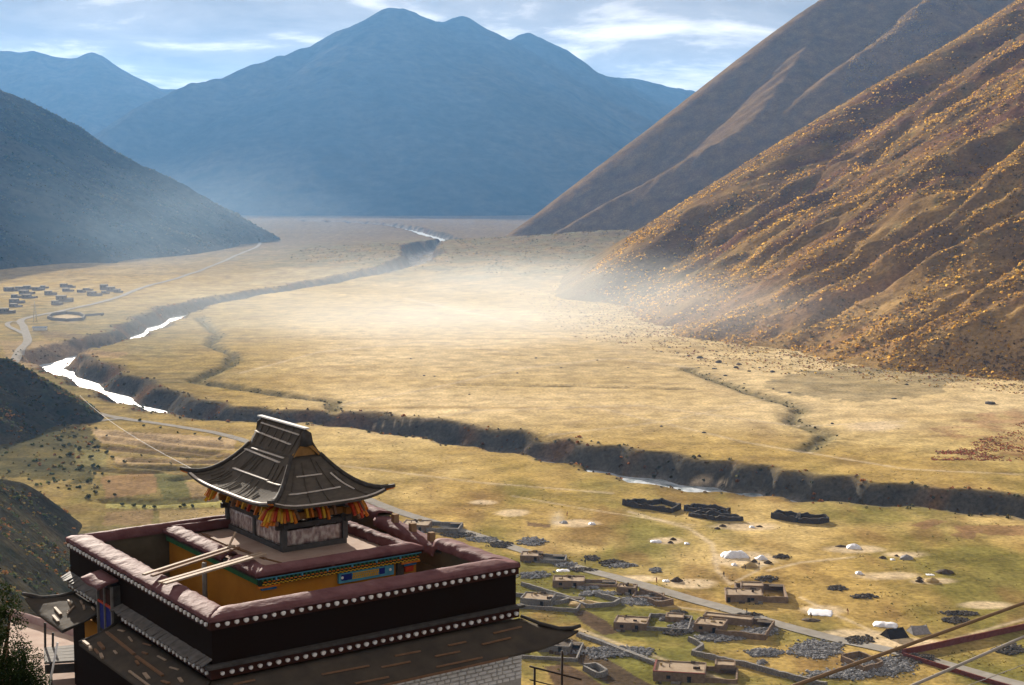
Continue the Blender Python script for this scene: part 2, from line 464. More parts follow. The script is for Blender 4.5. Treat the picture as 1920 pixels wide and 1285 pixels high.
HA = [
    (rl([(172, 800, 740), (150, 764, 752), (110, 731, 765), (60, 700, 775), (0, 676, 780), (-120, 630, 790), (-300, 580, 800), (-520, 540, 800)], 2), 0.74, 6),
    (rl([(0, 676, 780), (-30, 720, 735), (-30, 770, 700)], 2), 0.7, 8),
]
HB = [
    (rl([(60, 990, 490), (40, 930, 505), (20, 895, 510), (-10, 878, 505), (-40, 872, 495), (-80, 885, 465), (-130, 900, 410), (-230, 950, 320), (-420, 1060, 220), (-640, 1230, 140), (-800, 1500, 80)], 2), 0.92, 6),
    ([np.array(p, float) for p in ((-60, 30, 108), (-34, 44, 101), (-7.5, 43, 98.5), (-2, 42, 98.5))], 0.60, 3),
    ([np.array(p, float) for p in ((-90, -60, 116), (-30, -40, 114), (0, -25, 110), (40, -40, 108))], 0.60, 6),
]
def body_h(X, Y, ridges, k, seed, amps):
    Z = None
    for rd, kk, rn in ridges:
        t = tent(X, Y, rd, kk, rn)
        Z = t if Z is None else smax(Z, t, k)
    up = sstep(0, 60 * amps[0] / 8 + 10, Z)
    for (a, w), i in zip(amps[1:], range(9)):
        n = fbm(X / w, Y / w, 3, seed + 11 * i)
        Z = Z + up * a * n
    n = np.abs(pnoise(X / amps[1][1] * 1.7, Y / amps[1][1] * 1.7, seed + 99))
    return Z - 2.0 + up * amps[0] * (0.3 - n)

# ---------------- valley floor
def polar(th0, th1, nth, rr, dense=None):
    th = np.linspace(th0, th1, nth)
    T, RR = np.meshgrid(th, rr)
    return RR * np.sin(T), RR * np.cos(T)
rows = [30, 60, 100, 140, 180, 220, 260, 300] + [CAM_H * FPX / (y - 345) for y in np.arange(1330, 372, -1.8)] + list(np.geomspace(12500, 14000, 5))
ths = np.concatenate([np.linspace(-75, -25, 30), np.linspace(-24, 24, 640), np.linspace(25, 75, 30)])
T, RR = np.meshgrid(np.radians(ths), np.array(rows))
FX, FY = RR * np.sin(T), RR * np.cos(T)
FZ, Fd, Fdn = floor_h(FX, FY)
fpx, fpy = PX(FX, FY, FZ)

def earth_colour(X, Y, Z, px, py, d, dn):
    shp = X.shape
    c = np.zeros(shp + (3,)); c[:] = (0.37, 0.262, 0.092)
    n1 = fbm(X / 120, Y / 120, 4, 101); n2 = fbm(X / 35, Y / 35, 4, 102); n3 = fbm(X / 60, Y / 220, 4, 103); n4 = fbm(X / 9, Y / 9, 3, 104)
    c = mixc(c, (0.46, 0.345, 0.15), sstep(-0.1, 0.5, n1))
    c = mixc(c, (0.25, 0.165, 0.06), sstep(0.0, 0.45, n2) * 0.75)
    # greener sward on the near bank and on the left
    near = sstep(820, 960, py)
    c = mixc(c, (0.155, 0.145, 0.04), sstep(-0.15, 0.35, n3 + 0.35 * n2) * near * 0.85)
    c = mixc(c, (0.20, 0.125, 0.05), sstep(0.05, 0.4, fbm(X / 22, Y / 60, 4, 120)) * near * 0.7)
    left = sstep(620, 200, px) * sstep(520, 600, py)
    c = mixc(c, (0.17, 0.14, 0.065), left * (0.6 + 0.6 * n1))
    vill = sstep(0, 60, py - (1000 + (px - 1000) * 0.24)) * sstep(900, 960, px)
    c = mixc(c, (0.15, 0.145, 0.04), vill * sstep(-0.35, 0.2, n2 + 0.5 * n3) * 0.8)
    c = mixc(c, (0.30, 0.21, 0.10), vill * sstep(0.15, 0.4, n1) * 0.6)
    c = c * (1 - near[..., None] * np.array([0.0, 0.02, 0.05]))
    # far floor: browner stubble and pasture, with cloud shadow painted into the colour
    far_shaded = sstep(560, 440, py)
    c = mixc(c, (0.155, 0.115, 0.075), far_shaded * 0.9)
    c = mixc(c, (0.15, 0.115, 0.07), far_shaded * sstep(0.05, 0.4, fbm(X / 500, Y / 120, 4, 108)) * 0.7)
    # pale central meadow
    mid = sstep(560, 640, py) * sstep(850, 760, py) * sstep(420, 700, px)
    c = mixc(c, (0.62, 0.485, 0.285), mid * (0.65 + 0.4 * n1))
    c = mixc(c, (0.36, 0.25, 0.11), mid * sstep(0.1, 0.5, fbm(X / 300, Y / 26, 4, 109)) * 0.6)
    # fan: scrubby grey green
    dist = np.hypot(X - FAN_C[0], (Y - FAN_C[1]) * 0.8)
    fan = sstep(760, 480, dist + 120 * n1)
    c = mixc(c, (0.16, 0.145, 0.085), fan * sstep(-0.25, 0.25, fbm(X / 45, Y / 70, 4, 110)) * 0.85)
    st5 = fbm(X / 130, np.log(np.maximum(Y, 50)) * 42, 4, 131)
    c = mixc(c, (0.20, 0.145, 0.07), sstep(0.05, 0.42, st5) * (0.15 + 0.35 * left + 0.3 * far_shaded))
    c = mixc(c, (0.13, 0.115, 0.06), left * sstep(0.1, 0.4, fbm(X / 60, np.log(np.maximum(Y, 50)) * 90, 3, 133)) * 0.7)
    # grass tussocks
    c *= (1 + 0.22 * n4)[..., None]
    # dark scrub at the foot of the right slope and along the small streams
    for pts, w, cc in ((STREAM, 6, (0.10, 0.09, 0.05)), (STREAM_R, 7, (0.11, 0.10, 0.06)), (SCARP, 5, (0.13, 0.11, 0.065)), (SCARP2, 2.2, (0.17, 0.13, 0.07))):
        dd, _ = segs(X, Y, pts, 60)
        c = mixc(c, cc, np.exp(-((dd + 4 * n4 + 3 * n2) / w) ** 2) * 0.8)
    scrub = [(1430, 720), (1500, 700), (1620, 688), (1760, 690), (1830, 715), (1740, 738), (1600, 752), (1480, 742)]
    c = mixc(c, (0.15, 0.13, 0.08), inpoly(px + 60 * n1 + 40 * n2, py + 14 * n2 + 8 * n4, scrub) * (0.5 + 0.5 * n2 + 0.3 * n4))
    redd = [(1740, 800), (1840, 775), (2000, 750), (2000, 870), (1880, 850), (1800, 830)]
    c = mixc(c, (0.20, 0.085, 0.06), inpoly(px + 20 * n2, py + 8 * n4, redd) * sstep(-0.2, 0.3, n2 + n4) * 0.45)
    # trench banks: dark earth and scrub; gravel at the bottom
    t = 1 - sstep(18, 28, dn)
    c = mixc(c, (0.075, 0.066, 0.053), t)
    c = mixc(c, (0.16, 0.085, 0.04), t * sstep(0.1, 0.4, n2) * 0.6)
    c = mixc(c, (0.30, 0.28, 0.25), (1 - sstep(7, 13, dn)) * (0.5 + 0.5 * n4))
    # trodden earth: threshing places, tracks
    for (x0, y0, rx, ry) in ((960, 962, 34, 7), (1085, 982, 44, 8), (1395, 988, 70, 9), (1250, 1014, 34, 7), (1400, 1050, 60, 16), (1600, 1030, 66, 9),
                             (1660, 1080, 70, 9), (1750, 1090, 46, 7), (1545, 1145, 50, 10), (1590, 1190, 80, 11), (1690, 1205, 90, 10), (1850, 1135, 60, 8),
                             (1300, 1095, 60, 10), (905, 942, 30, 5), (1700, 1040, 50, 7), (125, 597, 30, 8), (1640, 800, 60, 10), (1330, 905, 40, 5), (1200, 1085, 40, 7)):
        q = ((px - x0) / rx) ** 2 + ((py - y0) / ry) ** 2
        c = mixc(c, (0.56, 0.44, 0.29), (1 - sstep(0.25, 1.25, q + 0.7 * n2 + 0.4 * n4)) * 0.8)
    for pts, w in (([(1180, 960), (1290, 990), (1335, 1020), (1345, 1070), (1370, 1095)], 5), ([(1440, 1070), (1500, 1055), (1600, 1045)], 4), ([(1370, 1095), (1420, 1070), (1440, 1040)], 4),
                   ([(1200, 1130), (1320, 1145), (1420, 1160)], 3), ([(1085, 1180), (1180, 1215), (1300, 1255), (1420, 1300)], 5), ([(1690, 1230), (1800, 1195), (1925, 1160)], 5),
                   ([(1500, 1120), (1560, 1150), (1640, 1185), (1700, 1205)], 4), ([(960, 930), (1100, 955), (1300, 985)], 2), ([(640, 760), (800, 730), (980, 690), (1150, 672), (1300, 690)], 3), ([(700, 800), (900, 770), (1200, 760), (1500, 800), (1700, 790)], 2.5), ([(1000, 820), (1250, 790), (1450, 745)], 2), ([(450, 700), (600, 660), (800, 640), (950, 660)], 2.5), ([(1100, 760), (1400, 830), (1700, 880), (1920, 890)], 2.5), ([(760, 560), (900, 590), (1080, 640)], 3), ([(500, 860), (700, 880), (900, 905), (1150, 925)], 2.5)):
        dd, _ = segs(px, py * 2.2, [(a, b * 2.2) for a, b in pts], 40)
        c = mixc(c, (0.50, 0.40, 0.27), np.exp(-((np.abs(dd) + 2 * n4) / w) ** 2) * 0.7)
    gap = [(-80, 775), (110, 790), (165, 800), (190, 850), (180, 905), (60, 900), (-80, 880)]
    c = mixc(c, (0.055, 0.056, 0.032), inpoly(px + 40 * n2, py + 12 * n4, gap) * (0.75 + 0.4 * n2))  # scrub tint in the gap, darkened to stand for hillside shade
    # ploughed and stubble plots
    for poly, cc, a in (([(1068, 1142), (1100, 1145), (1140, 1165), (1160, 1188), (1130, 1190), (1095, 1170)], (0.085, 0.055, 0.04), 0.9),
                        ([(1030, 1205), (1075, 1200), (1140, 1235), (1230, 1290), (1150, 1290), (1080, 1240)], (0.085, 0.058, 0.042), 0.9),
                        ([(1020, 1250), (1060, 1245), (1110, 1270), (1140, 1290), (1040, 1290)], (0.10, 0.065, 0.045), 0.9),
                        ([(190, 895), (300, 885), (290, 925), (200, 935)], (0.26, 0.16, 0.085), 0.7),
                        ([(290, 888), (345, 890), (355, 932), (305, 938)], (0.115, 0.115, 0.05), 0.8),
                        ([(345, 905), (420, 905), (430, 940), (360, 935)], (0.30, 0.21, 0.12), 0.7),
                        ([(200, 960), (290, 955), (285, 985), (190, 985)], (0.24, 0.16, 0.09), 0.7),
                        ([(170, 805), (440, 822), (440, 845), (190, 832)], (0.44, 0.32, 0.20), 0.7),
                        ([(1705, 985), (1745, 973), (1775, 978), (1735, 992)], (0.22, 0.13, 0.07), 0.8),
                        ([(1785, 985), (1925, 985), (1925, 1005), (1800, 1000)], (0.24, 0.14, 0.07), 0.8),
                        ([(1775, 1002), (1830, 997), (1825, 1010), (1790, 1008)], (0.22, 0.13, 0.07), 0.7),
                        ([(985, 980), (1030, 983), (1032, 990), (990, 988)], (0.12, 0.075, 0.05), 0.8),
                        ([(200, 836), (430, 850), (430, 858), (210, 848)], (0.20, 0.14, 0.08), 0.8), ([(210, 858), (430, 862), (430, 872), (220, 870)], (0.42, 0.30, 0.17), 0.7), ([(230, 872), (420, 878), (400, 888), (240, 884)], (0.14, 0.115, 0.06), 0.7),
                        ([(200, 940), (420, 938), (420, 952), (200, 954)], (0.30, 0.27, 0.10), 0.7), ([(140, 840), (200, 850), (200, 880), (140, 870)], (0.24, 0.21, 0.09), 0.6), ([(300, 958), (430, 955), (420, 985), (300, 990)], (0.33, 0.24, 0.12), 0.7),
                        ([(80, 622), (230, 632), (200, 640), (80, 632)], (0.17, 0.12, 0.07), 0.7), ([(80, 648), (240, 662), (220, 672), (80, 660)], (0.36, 0.24, 0.13), 0.6), ([(90, 668), (220, 680), (190, 690), (90, 680)], (0.16, 0.115, 0.07), 0.7),
                        ([(0, 640), (130, 640), (150, 690), (20, 690)], (0.33, 0.23, 0.14), 0.5)):
        c = mixc(c, cc, inpoly(px + 6 * n2, py + 3 * n4, poly) * a)
    return np.clip(c, 0.01, 0.8)
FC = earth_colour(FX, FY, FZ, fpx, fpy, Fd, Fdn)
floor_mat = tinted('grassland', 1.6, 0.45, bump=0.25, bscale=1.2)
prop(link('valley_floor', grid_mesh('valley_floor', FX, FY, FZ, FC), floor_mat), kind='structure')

# ---------------- the river: a sheet of broken water in its trench
def ribbon(name, pts, half, mat, zoff=None, zfun=None, z=None, step=4.0, kind='structure', thick=0.0):
    P = np.array([p[:2] for p in pts]); L = np.concatenate([[0], np.cumsum(np.hypot(*np.diff(P, axis=0).T))])
    n = max(2, int(L[-1] / step)); s = np.linspace(0, L[-1], n)
    x, y = np.interp(s, L, P[:, 0]), np.interp(s, L, P[:, 1])
    tx, ty = np.gradient(x), np.gradient(y); q = np.hypot(tx, ty) + 1e-9
    nx, ny = -ty / q, tx / q
    hw = half if np.ndim(half) == 0 else np.interp(s, L, half)
    ws = np.linspace(-1, 1, 7)
    X = x[:, None] + nx[:, None] * hw * ws[None] if np.ndim(hw) == 0 else x[:, None] + nx[:, None] * hw[:, None] * ws[None]
    Y = y[:, None] + ny[:, None] * hw * ws[None] if np.ndim(hw) == 0 else y[:, None] + ny[:, None] * hw[:, None] * ws[None]
    Z = np.full(X.shape, z) if z is not None else zfun(X, Y) + zoff
    me = grid_mesh(name, X, Y, Z, np.ones(X.shape + (3,)))
    o = link(name, me, mat)
    if kind: prop(o, kind=kind)
    return o
m, nt, b = nodemat('river_water'); MATS['river_water'] = m
N, L_ = nt.nodes, nt.links
geo = N.new('ShaderNodeNewGeometry')
nz = N.new('ShaderNodeTexNoise'); nz.inputs['Scale'].default_value = 0.16; nz.inputs['Detail'].default_value = 7; nz.inputs['Roughness'].default_value = 0.7
L_.new(geo.outputs['Position'], nz.inputs['Vector'])
cr = N.new('ShaderNodeValToRGB'); cr.color_ramp.elements[0].position = 0.36; cr.color_ramp.elements[0].color = (0.10, 0.14, 0.16, 1)
cr.color_ramp.elements[1].position = 0.55; cr.color_ramp.elements[1].color = (0.46, 0.50, 0.54, 1)
L_.new(nz.outputs[0], cr.inputs[0]); L_.new(cr.outputs[0], b.inputs['Base Color'])
b.inputs['Roughness'].default_value = 0.5; b.inputs['IOR'].default_value = 1.33; b.inputs['Specular IOR Level'].default_value = 0.3
bp = N.new('ShaderNodeBump'); bp.inputs['Distance'].default_value = 1.2
L_.new(nz.outputs[0], bp.inputs['Height']); L_.new(bp.outputs[0], b.inputs['Normal'])
ribbon('river', RIVER, [10 + float(river_w(i)) for i in range(len(RIVER))], m, z=-10.3, step=6)

# ---------------- roads
road_mat = M('road_gravel', (0.33, 0.305, 0.27), (0.24, 0.22, 0.19), scale=3.0, rough=0.95, bump=0.05, spec=0.0)
fz = lambda X, Y: floor_h(X, Y)[0]
def road(name, px, half, off=0.18, step=5):
    return ribbon(name, smooth_line(pl(px), 5), half, road_mat, zoff=off, zfun=fz, step=step)
road('road', [(20, 690), (60, 705), (130, 740), (175, 772), (230, 785), (330, 800), (450, 824), (560, 872), (640, 918), (740, 957), (850, 990), (1000, 1040), (1150, 1085), (1320, 1135), (1500, 1187), (1700, 1232), (1930, 1292), (2200, 1365)], 2.5)
road('road', [(26, 682), (40, 655), (52, 640), (45, 615), (43, 600), (110, 585), (200, 565), (275, 538), (350, 517), (420, 492), (470, 470), (487, 458), (483, 450), (505, 440), (498, 436)], 3.2, 0.5)
road('dirt_track', [(-30, 835), (40, 818), (100, 798), (160, 792), (230, 785)], 2.2, 0.2)
road('dirt_track', [(43, 605), (20, 605), (15, 612), (44, 625)], 2.2, 0.5)

# ---------------- mountains
def cart(x0, x1, nx, ys):
    return np.meshgrid(np.linspace(x0, x1, nx), ys)
slope_mat = tinted('slope_scrub', 3.0, 0.45, bump=0.8, bscale=2.2)
far_mat = tinted('far_slopes', 45, 0.4, bump=5, bscale=40)
left_mat = tinted('left_slopes', 14, 0.45, bump=3.5, bscale=10)
near_mat = tinted('hill_scrub', 2.2, 0.5, bump=0.6, bscale=1.6)

th = np.radians(np.linspace(-4, 34, 500)); rr = np.geomspace(680, 5600, 640)
T, RR = np.meshgrid(th, rr)
X, Y = RR * np.sin(T), RR * np.cos(T)
Z, u = right_h(X, Y)
n1 = fbm(X / 70, Y / 70, 4, 201); n2 = fbm(X / 16, Y / 16, 3, 202); n3 = fbm((Y + 0.2 * X) / 40, X / 300, 4, 203)
c = np.zeros(X.shape + (3,)); c[:] = (0.145, 0.088, 0.04)
c = mixc(c, (0.24, 0.15, 0.055), sstep(-0.2, 0.4, n1))
c = mixc(c, (0.125, 0.06, 0.042), sstep(0.0, 0.4, n3) * 0.8)
c = mixc(c, (0.15, 0.13, 0.06), sstep(0.1, 0.5, n2) * 0.5)
c = mixc(c, (0.33, 0.21, 0.085), sstep(1500, 1000, Y) * sstep(260, 40, u) * 0.75)  # lower slope lightened to stand for sunlight on the golden scrub
c = mixc(c, (0.20, 0.10, 0.05), sstep(1500, 1000, Y) * sstep(0.0, 0.4, n3 + 0.4 * n2) * 0.5)
c = mixc(c, (0.38, 0.27, 0.12), sstep(34, 4, u + 14 * n2) * 0.85 * sstep(1350, 1100, Y))
c = mixc(c, (0.15, 0.125, 0.065), sstep(60, 20, Z + 14 * n2) * sstep(1350, 1500, Y) * (0.6 + 0.5 * n2))
c = mixc(c, (0.165, 0.105, 0.05), sstep(2300, 2700, Y) * 0.8)
prop(link('scrub_mountainside', grid_mesh('scrub_mountainside', X, Y, Z, c, keep=Z > -4), slope_mat), kind='structure')

def body(name, ridges, k, seed, amps, x0, x1, nx, ys, cols, mat):
    X, Y = cart(x0, x1, nx, ys)
    Z = body_h(X, Y, ridges, k, seed, amps)
    n1 = fbm(X / (amps[1][1]), Y / (amps[1][1]), 4, seed + 5); n2 = fbm(X / (amps[1][1] / 6), Y / (amps[1][1] / 6), 3, seed + 6)
    c = np.zeros(X.shape + (3,)); c[:] = cols[0]
    c = mixc(c, cols[1], sstep(-0.2, 0.4, n1)); c = mixc(c, cols[2], sstep(0.0, 0.5, n2))
    return prop(link(name, grid_mesh(name, X, Y, Z, c, keep=Z > -6), mat), kind='structure')
body('far_mountain', MF, 40, 300, (34, (40, 700), (22, 230), (8, 64)), -3400, 2900, 350, np.linspace(5100, 9600, 300), ((0.055, 0.045, 0.032), (0.075, 0.06, 0.04), (0.045, 0.04, 0.03)), far_mat)
body('distant_mountain', ML2, 60, 330, (34, (50, 900), (20, 260)), -4500, -560, 200, np.linspace(6700, 9900, 170), ((0.07, 0.06, 0.042), (0.09, 0.07, 0.045), (0.055, 0.05, 0.035)), far_mat)
body('left_mountain', ML1, 25, 360, (9, (16, 300), (9, 90), (3, 25)), -2300, -500, 340, np.linspace(1700, 3800, 300), ((0.05, 0.043, 0.03), (0.075, 0.057, 0.034), (0.035, 0.034, 0.023)), left_mat)  # slope colour lowered to carry part of its shade
body('scrub_hill', HA, 8, 390, (2, (4, 70), (2.5, 22), (0.8, 6)), -520, -190, 240, np.linspace(650, 890, 170), ((0.05, 0.044, 0.03), (0.075, 0.058, 0.034), (0.036, 0.038, 0.024)), near_mat)  # scrub tones cut darker, the slope's shade put into the colour
body('monastery_hill', HB, 8, 420, (2, (5, 80), (2.5, 24), (0.9, 7)), -360, 120, 240, np.linspace(-90, 570, 290), ((0.046, 0.042, 0.03), (0.07, 0.056, 0.034), (0.034, 0.037, 0.024)), near_mat)  # dark scrub tones, lowered further to stand for the hillside's shade

# ================================================================== MESH BUILDER
class MB:
    def __init__(s): s.v, s.f, s.sm = [], [], []
    def add(s, vs, fs, smooth=False):
        b = len(s.v); s.v += [tuple(map(float, p)) for p in vs]
        s.f += [tuple(b + i for i in f) for f in fs]; s.sm += [smooth] * len(fs)
        return s
    def box(s, lo, hi):
        (x0, y0, z0), (x1, y1, z1) = lo, hi
        return s.add([(x, y, z) for z in (z0, z1) for y in (y0, y1) for x in (x0, x1)],
                     [(0, 2, 3, 1), (4, 5, 7, 6), (0, 1, 5, 4), (2, 6, 7, 3), (0, 4, 6, 2), (1, 3, 7, 5)])
    def beam(s, a, b, w, h, up=(0, 0, 1), taper=1.0):
        """a squared timber from a to b, w wide and h deep"""
        a, b = Vector(a), Vector(b); d = (b - a).normalized(); u = Vector(up)
        sd = d.cross(u)
        if sd.length < 1e-5: sd = d.cross(Vector((1, 0, 0)))
        sd.normalize(); u = sd.cross(d).normalized()
        vs = []
        for p, t in ((a, 1.0), (b, taper)):
            for i, j in ((-1, -1), (1, -1), (1, 1), (-1, 1)): vs.append(p + sd * (i * w * t / 2) + u * (j * h * t / 2))
        return s.add(vs, [(0, 1, 2, 3), (7, 6, 5, 4), (0, 4, 5, 1), (1, 5, 6, 2), (2, 6, 7, 3), (3, 7, 4, 0)])
    def tube(s, pts, r, n=8, cap=True):
        P = [Vector(p) for p in pts]; rs = r if isinstance(r, (list, tuple)) else [r] * len(P)
        vs, ref = [], Vector((0, 0, 1))
        for i, p in enumerate(P):
            d = (P[min(i + 1, len(P) - 1)] - P[max(i - 1, 0)]).normalized()
            a = d.cross(ref)
            if a.length < 1e-4: a = d.cross(Vector((1, 0, 0)))
            a.normalize(); b = d.cross(a)
            for k in range(n):
                t = 2 * math.pi * k / n
                vs.append(p + (a * math.cos(t) + b * math.sin(t)) * rs[i])
        fs = [(i * n + k, (i + 1) * n + k, (i + 1) * n + (k + 1) % n, i * n + (k + 1) % n) for i in range(len(P) - 1) for k in range(n)]
        s.add(vs, fs, True)
        if cap:
            b = len(s.v) - len(vs)
            s.f += [tuple(b + k for k in range(n)), tuple(b + (len(P) - 1) * n + k for k in reversed(range(n)))]; s.sm += [False, False]
        return s
    def sheet(s, rows, th, down=(0, 0, -1), smooth=True):
        """a curved slab: rows of points (top side), th thick"""
        n, m = len(rows), len(rows[0]); D = Vector(down) * th
        top = [Vector(p) for r in rows for p in r]
        vs = top + [p + D for p in top]; o = n * m
        fs = []
        for i in range(n - 1):
            for j in range(m - 1):
                a, b, c, d = i * m + j, i * m + j + 1, (i + 1) * m + j + 1, (i + 1) * m + j
                fs += [(a, b, c, d), (o + d, o + c, o + b, o + a)]
        s.add(vs, fs, smooth)
        base = len(s.v) - len(vs)
        rim = [j for j in range(m)] + [i * m + m - 1 for i in range(1, n)] + [(n - 1) * m + j for j in range(m - 2, -1, -1)] + [i * m for i in range(n - 2, 0, -1)]
        for k in range(len(rim)):
            a, b = rim[k], rim[(k + 1) % len(rim)]
            s.f.append((base + a, base + o + a, base + o + b, base + b)); s.sm.append(False)
        return s
    def prism(s, poly, z0, z1):
        n = len(poly)
        s.add([(x, y, z0) for x, y in poly] + [(x, y, z1) for x, y in poly],
              [tuple(range(n - 1, -1, -1)), tuple(range(n, 2 * n))] + [(i, (i + 1) % n, n + (i + 1) % n, n + i) for i in range(n)])
        return s
    def mesh(s, name, off=(0, 0, 0)):
        me = bpy.data.meshes.new(name)
        me.from_pydata([(x + off[0], y + off[1], z + off[2]) for x, y, z in s.v], [], s.f)
        me.polygons.foreach_set('use_smooth', np.array(s.sm, bool))
        bm = bmesh.new(); bm.from_mesh(me); bmesh.ops.recalc_face_normals(bm, faces=bm.faces); bm.to_mesh(me); bm.free()
        me.update()
        return me
    def build(s, name, mat, parent=None, off=(0, 0, 0)):
        return link(name, s.mesh(name, off), mat, parent)
def rough_up(me, amp, scale, seed=0):
    n = len(me.vertices); co = np.empty(n * 3, np.float32); me.vertices.foreach_get('co', co); co = co.reshape(-1, 3).astype(float)
    co[:, 2] += amp * fbm(co[:, 0] / scale + co[:, 2] * 3, co[:, 1] / scale, 3, seed)
    co[:, 0] += 0.5 * amp * fbm(co[:, 1] / scale, co[:, 2] / scale + 9, 2, seed + 3)
    me.vertices.foreach_set('co', co.astype(np.float32).ravel()); me.update()

# ---- materials of the monastery
red_mud = M('red_clay_coping', (0.165, 0.082, 0.085), (0.10, 0.04, 0.045), scale=0.5, rough=0.72, bump=0.04, bscale=0.25, c3=(0.20, 0.125, 0.118), spec=0.07)
red_mud_lit = red_mud
deck_mud = M('trodden_clay_roof', (0.47, 0.37, 0.31), (0.34, 0.24, 0.20), scale=0.8, rough=0.95, bump=0.03, c3=(0.48, 0.40, 0.34))
twig = M('bundled_twigs', (0.020, 0.011, 0.008), (0.007, 0.0045, 0.004), scale=0.03, rough=0.95, bump=0.02, stretch=(1, 1, 6), spec=0.1)
maroon = M('maroon_beam', (0.055, 0.02, 0.015), (0.03, 0.012, 0.01), scale=0.2, rough=0.7)
white_p = M('white_limewash', (0.78, 0.78, 0.77), (0.62, 0.61, 0.60), scale=0.15, rough=0.9, bump=0.01)
stone_w = M('limewashed_stone', (0.84, 0.83, 0.82), (0.70, 0.68, 0.66), scale=0.25, rough=0.95, bump=0.03)
felt = M('roofing_felt', (0.078, 0.064, 0.05), (0.045, 0.039, 0.034), scale=0.6, rough=0.92, bump=0.02, bscale=0.35, spec=0.1, c3=(0.115, 0.085, 0.065))
felt_d = M('dark_roof_felt', (0.105, 0.09, 0.075), (0.06, 0.052, 0.045), scale=0.35, rough=0.92, bump=0.015, bscale=0.12, stretch=(1, 3, 1), spec=0.1)
pale_wood = M('pale_new_wood', (0.40, 0.31, 0.235), (0.28, 0.205, 0.145), scale=0.12, rough=0.7, bump=0.004, stretch=(1, 6, 6))
batten_m = M('weathered_batten', (0.62, 0.57, 0.52), (0.44, 0.39, 0.35), scale=0.12, rough=0.55, stretch=(1, 1, 1), spec=0.5)
brown_wood = M('brown_timber', (0.24, 0.14, 0.085), (0.14, 0.08, 0.05), scale=0.15, rough=0.75, stretch=(1, 5, 5))
dark_wood = M('dark_timber', (0.075, 0.07, 0.068), (0.04, 0.036, 0.034), scale=0.2, rough=0.8)
grey_wood = M('grey_timber', (0.20, 0.19, 0.18), (0.13, 0.12, 0.115), scale=0.2, rough=0.85, bump=0.006)
ochre = M('ochre_wall', (0.52, 0.235, 0.035), (0.42, 0.17, 0.025), scale=0.7, rough=0.9, bump=0.01)
olive = M('dark_olive_plaster', (0.12, 0.105, 0.075), (0.075, 0.062, 0.045), scale=0.7, rough=0.95, bump=0.01)  # even dark olive-brown plaster
slate = M('slate_edge', (0.15, 0.14, 0.135), (0.08, 0.076, 0.073), scale=0.2, rough=0.7, bump=0.01)
P_BLUE = M('blue_paint', (0.03, 0.16, 0.34), (0.02, 0.10, 0.24), scale=0.2, rough=0.6)
P_SKY = M('turquoise_paint', (0.10, 0.34, 0.46), (0.06, 0.22, 0.34), scale=0.2, rough=0.6)
P_GREEN = M('green_paint', (0.05, 0.17, 0.07), (0.03, 0.11, 0.05), scale=0.2, rough=0.6)
P_ORANGE = M('orange_paint', (0.62, 0.20, 0.03), (0.46, 0.13, 0.02), scale=0.2, rough=0.55)
P_YELLOW = M('yellow_paint', (0.66, 0.40, 0.04), (0.52, 0.28, 0.03), scale=0.2, rough=0.55)
P_RED = M('vermilion_paint', (0.48, 0.06, 0.025), (0.34, 0.04, 0.02), scale=0.2, rough=0.55)
P_INDIGO = M('indigo_paint', (0.02, 0.03, 0.20), (0.015, 0.02, 0.13), scale=0.2, rough=0.6)
adobe = M('adobe', (0.36, 0.245, 0.155), (0.26, 0.17, 0.105), scale=1.2, rough=0.95, bump=0.06)
iron = M('dark_iron', (0.06, 0.045, 0.04), (0.035, 0.025, 0.02), scale=0.2, rough=0.6, metal=0.3)

# ================================================================== MONASTERY
FLx, FLy = U(393, 1163, 109.0)[:2]
TH = R(35.4)
TW, TL, ZB = 9.7, 10.85, 97.0
OFF = (0, 0, -ZB)
temple = empty('temple', (FLx, FLy, ZB), TH)
prop(temple, 'flat-roofed Tibetan temple with dark twig parapet, white discs and purple-red coping', 'temple')
def T(mb, name, mat, parent=None): return mb.build(name, mat, parent or temple, OFF)

def coping(name, a, b, inw, inset_a, inset_b, width, z, n=40, amp=0.03, lump=0.5, seed=0, mat=red_mud, zb=None, fat=1.0):
    """rounded clay coping along an edge a->b (outer line), inw = inward unit vector; mitred by insets at both ends"""
    a, b, inw = Vector((*a, 0)), Vector((*b, 0)), Vector((*inw, 0))
    prof = [(0.0, -0.06), (-0.015, 0.0), (0.02, 0.035), (0.2, 0.075), (0.5, 0.125), (0.72, 0.135), (0.88, 0.10), (0.97, 0.02), (1.0, -0.10)]
    d = (b - a); L = d.length; d.normalize()
    za, zb_ = (z, z if zb is None else zb)
    rows = []
    for i in range(n + 1):
        r = []
        for j, (q, h) in enumerate(prof):
            s0, s1 = inset_a * max(q, 0) * width, L - inset_b * max(q, 0) * width
            s = s0 + (s1 - s0) * i / n
            p = a + d * s + inw * (q * width)
            zz = za + (zb_ - za) * i / n
            k = fbm(np.array([s / lump + seed]), np.array([j * 0.35 + seed]), 3, 500 + seed)[0]
            edge = 0.35 if j in (0, 1, 8) else 1.0
            p.z = zz + h * fat + amp * k * edge
            r.append(p + inw * (amp * 0.8 * fbm(np.array([s / lump * 1.3]), np.array([j * 0.5 + 7]), 2, 520 + seed)[0]))
        rows.append(r)
    mb = MB(); mb.sheet(rows, 0.05)
    return T(mb, name, mat)
coping('coping', (0, 0), (TW, 0), (0, 1), 1, 1, 0.72, 109.0, amp=0.025, seed=1)
coping('coping', (0, 0), (0, TL), (1, 0), 1, 1, 0.72, 109.0, n=60, amp=0.045, lump=0.4, seed=2)
coping('coping', (0, TL), (TW, TL), (0, -1), 1, 0, 0.6, 109.0, amp=0.03, seed=3)
coping('coping', (TW, 0), (TW, 3.6), (-1, 0), 1, 0, 0.72, 109.0, n=20, amp=0.06, seed=4)

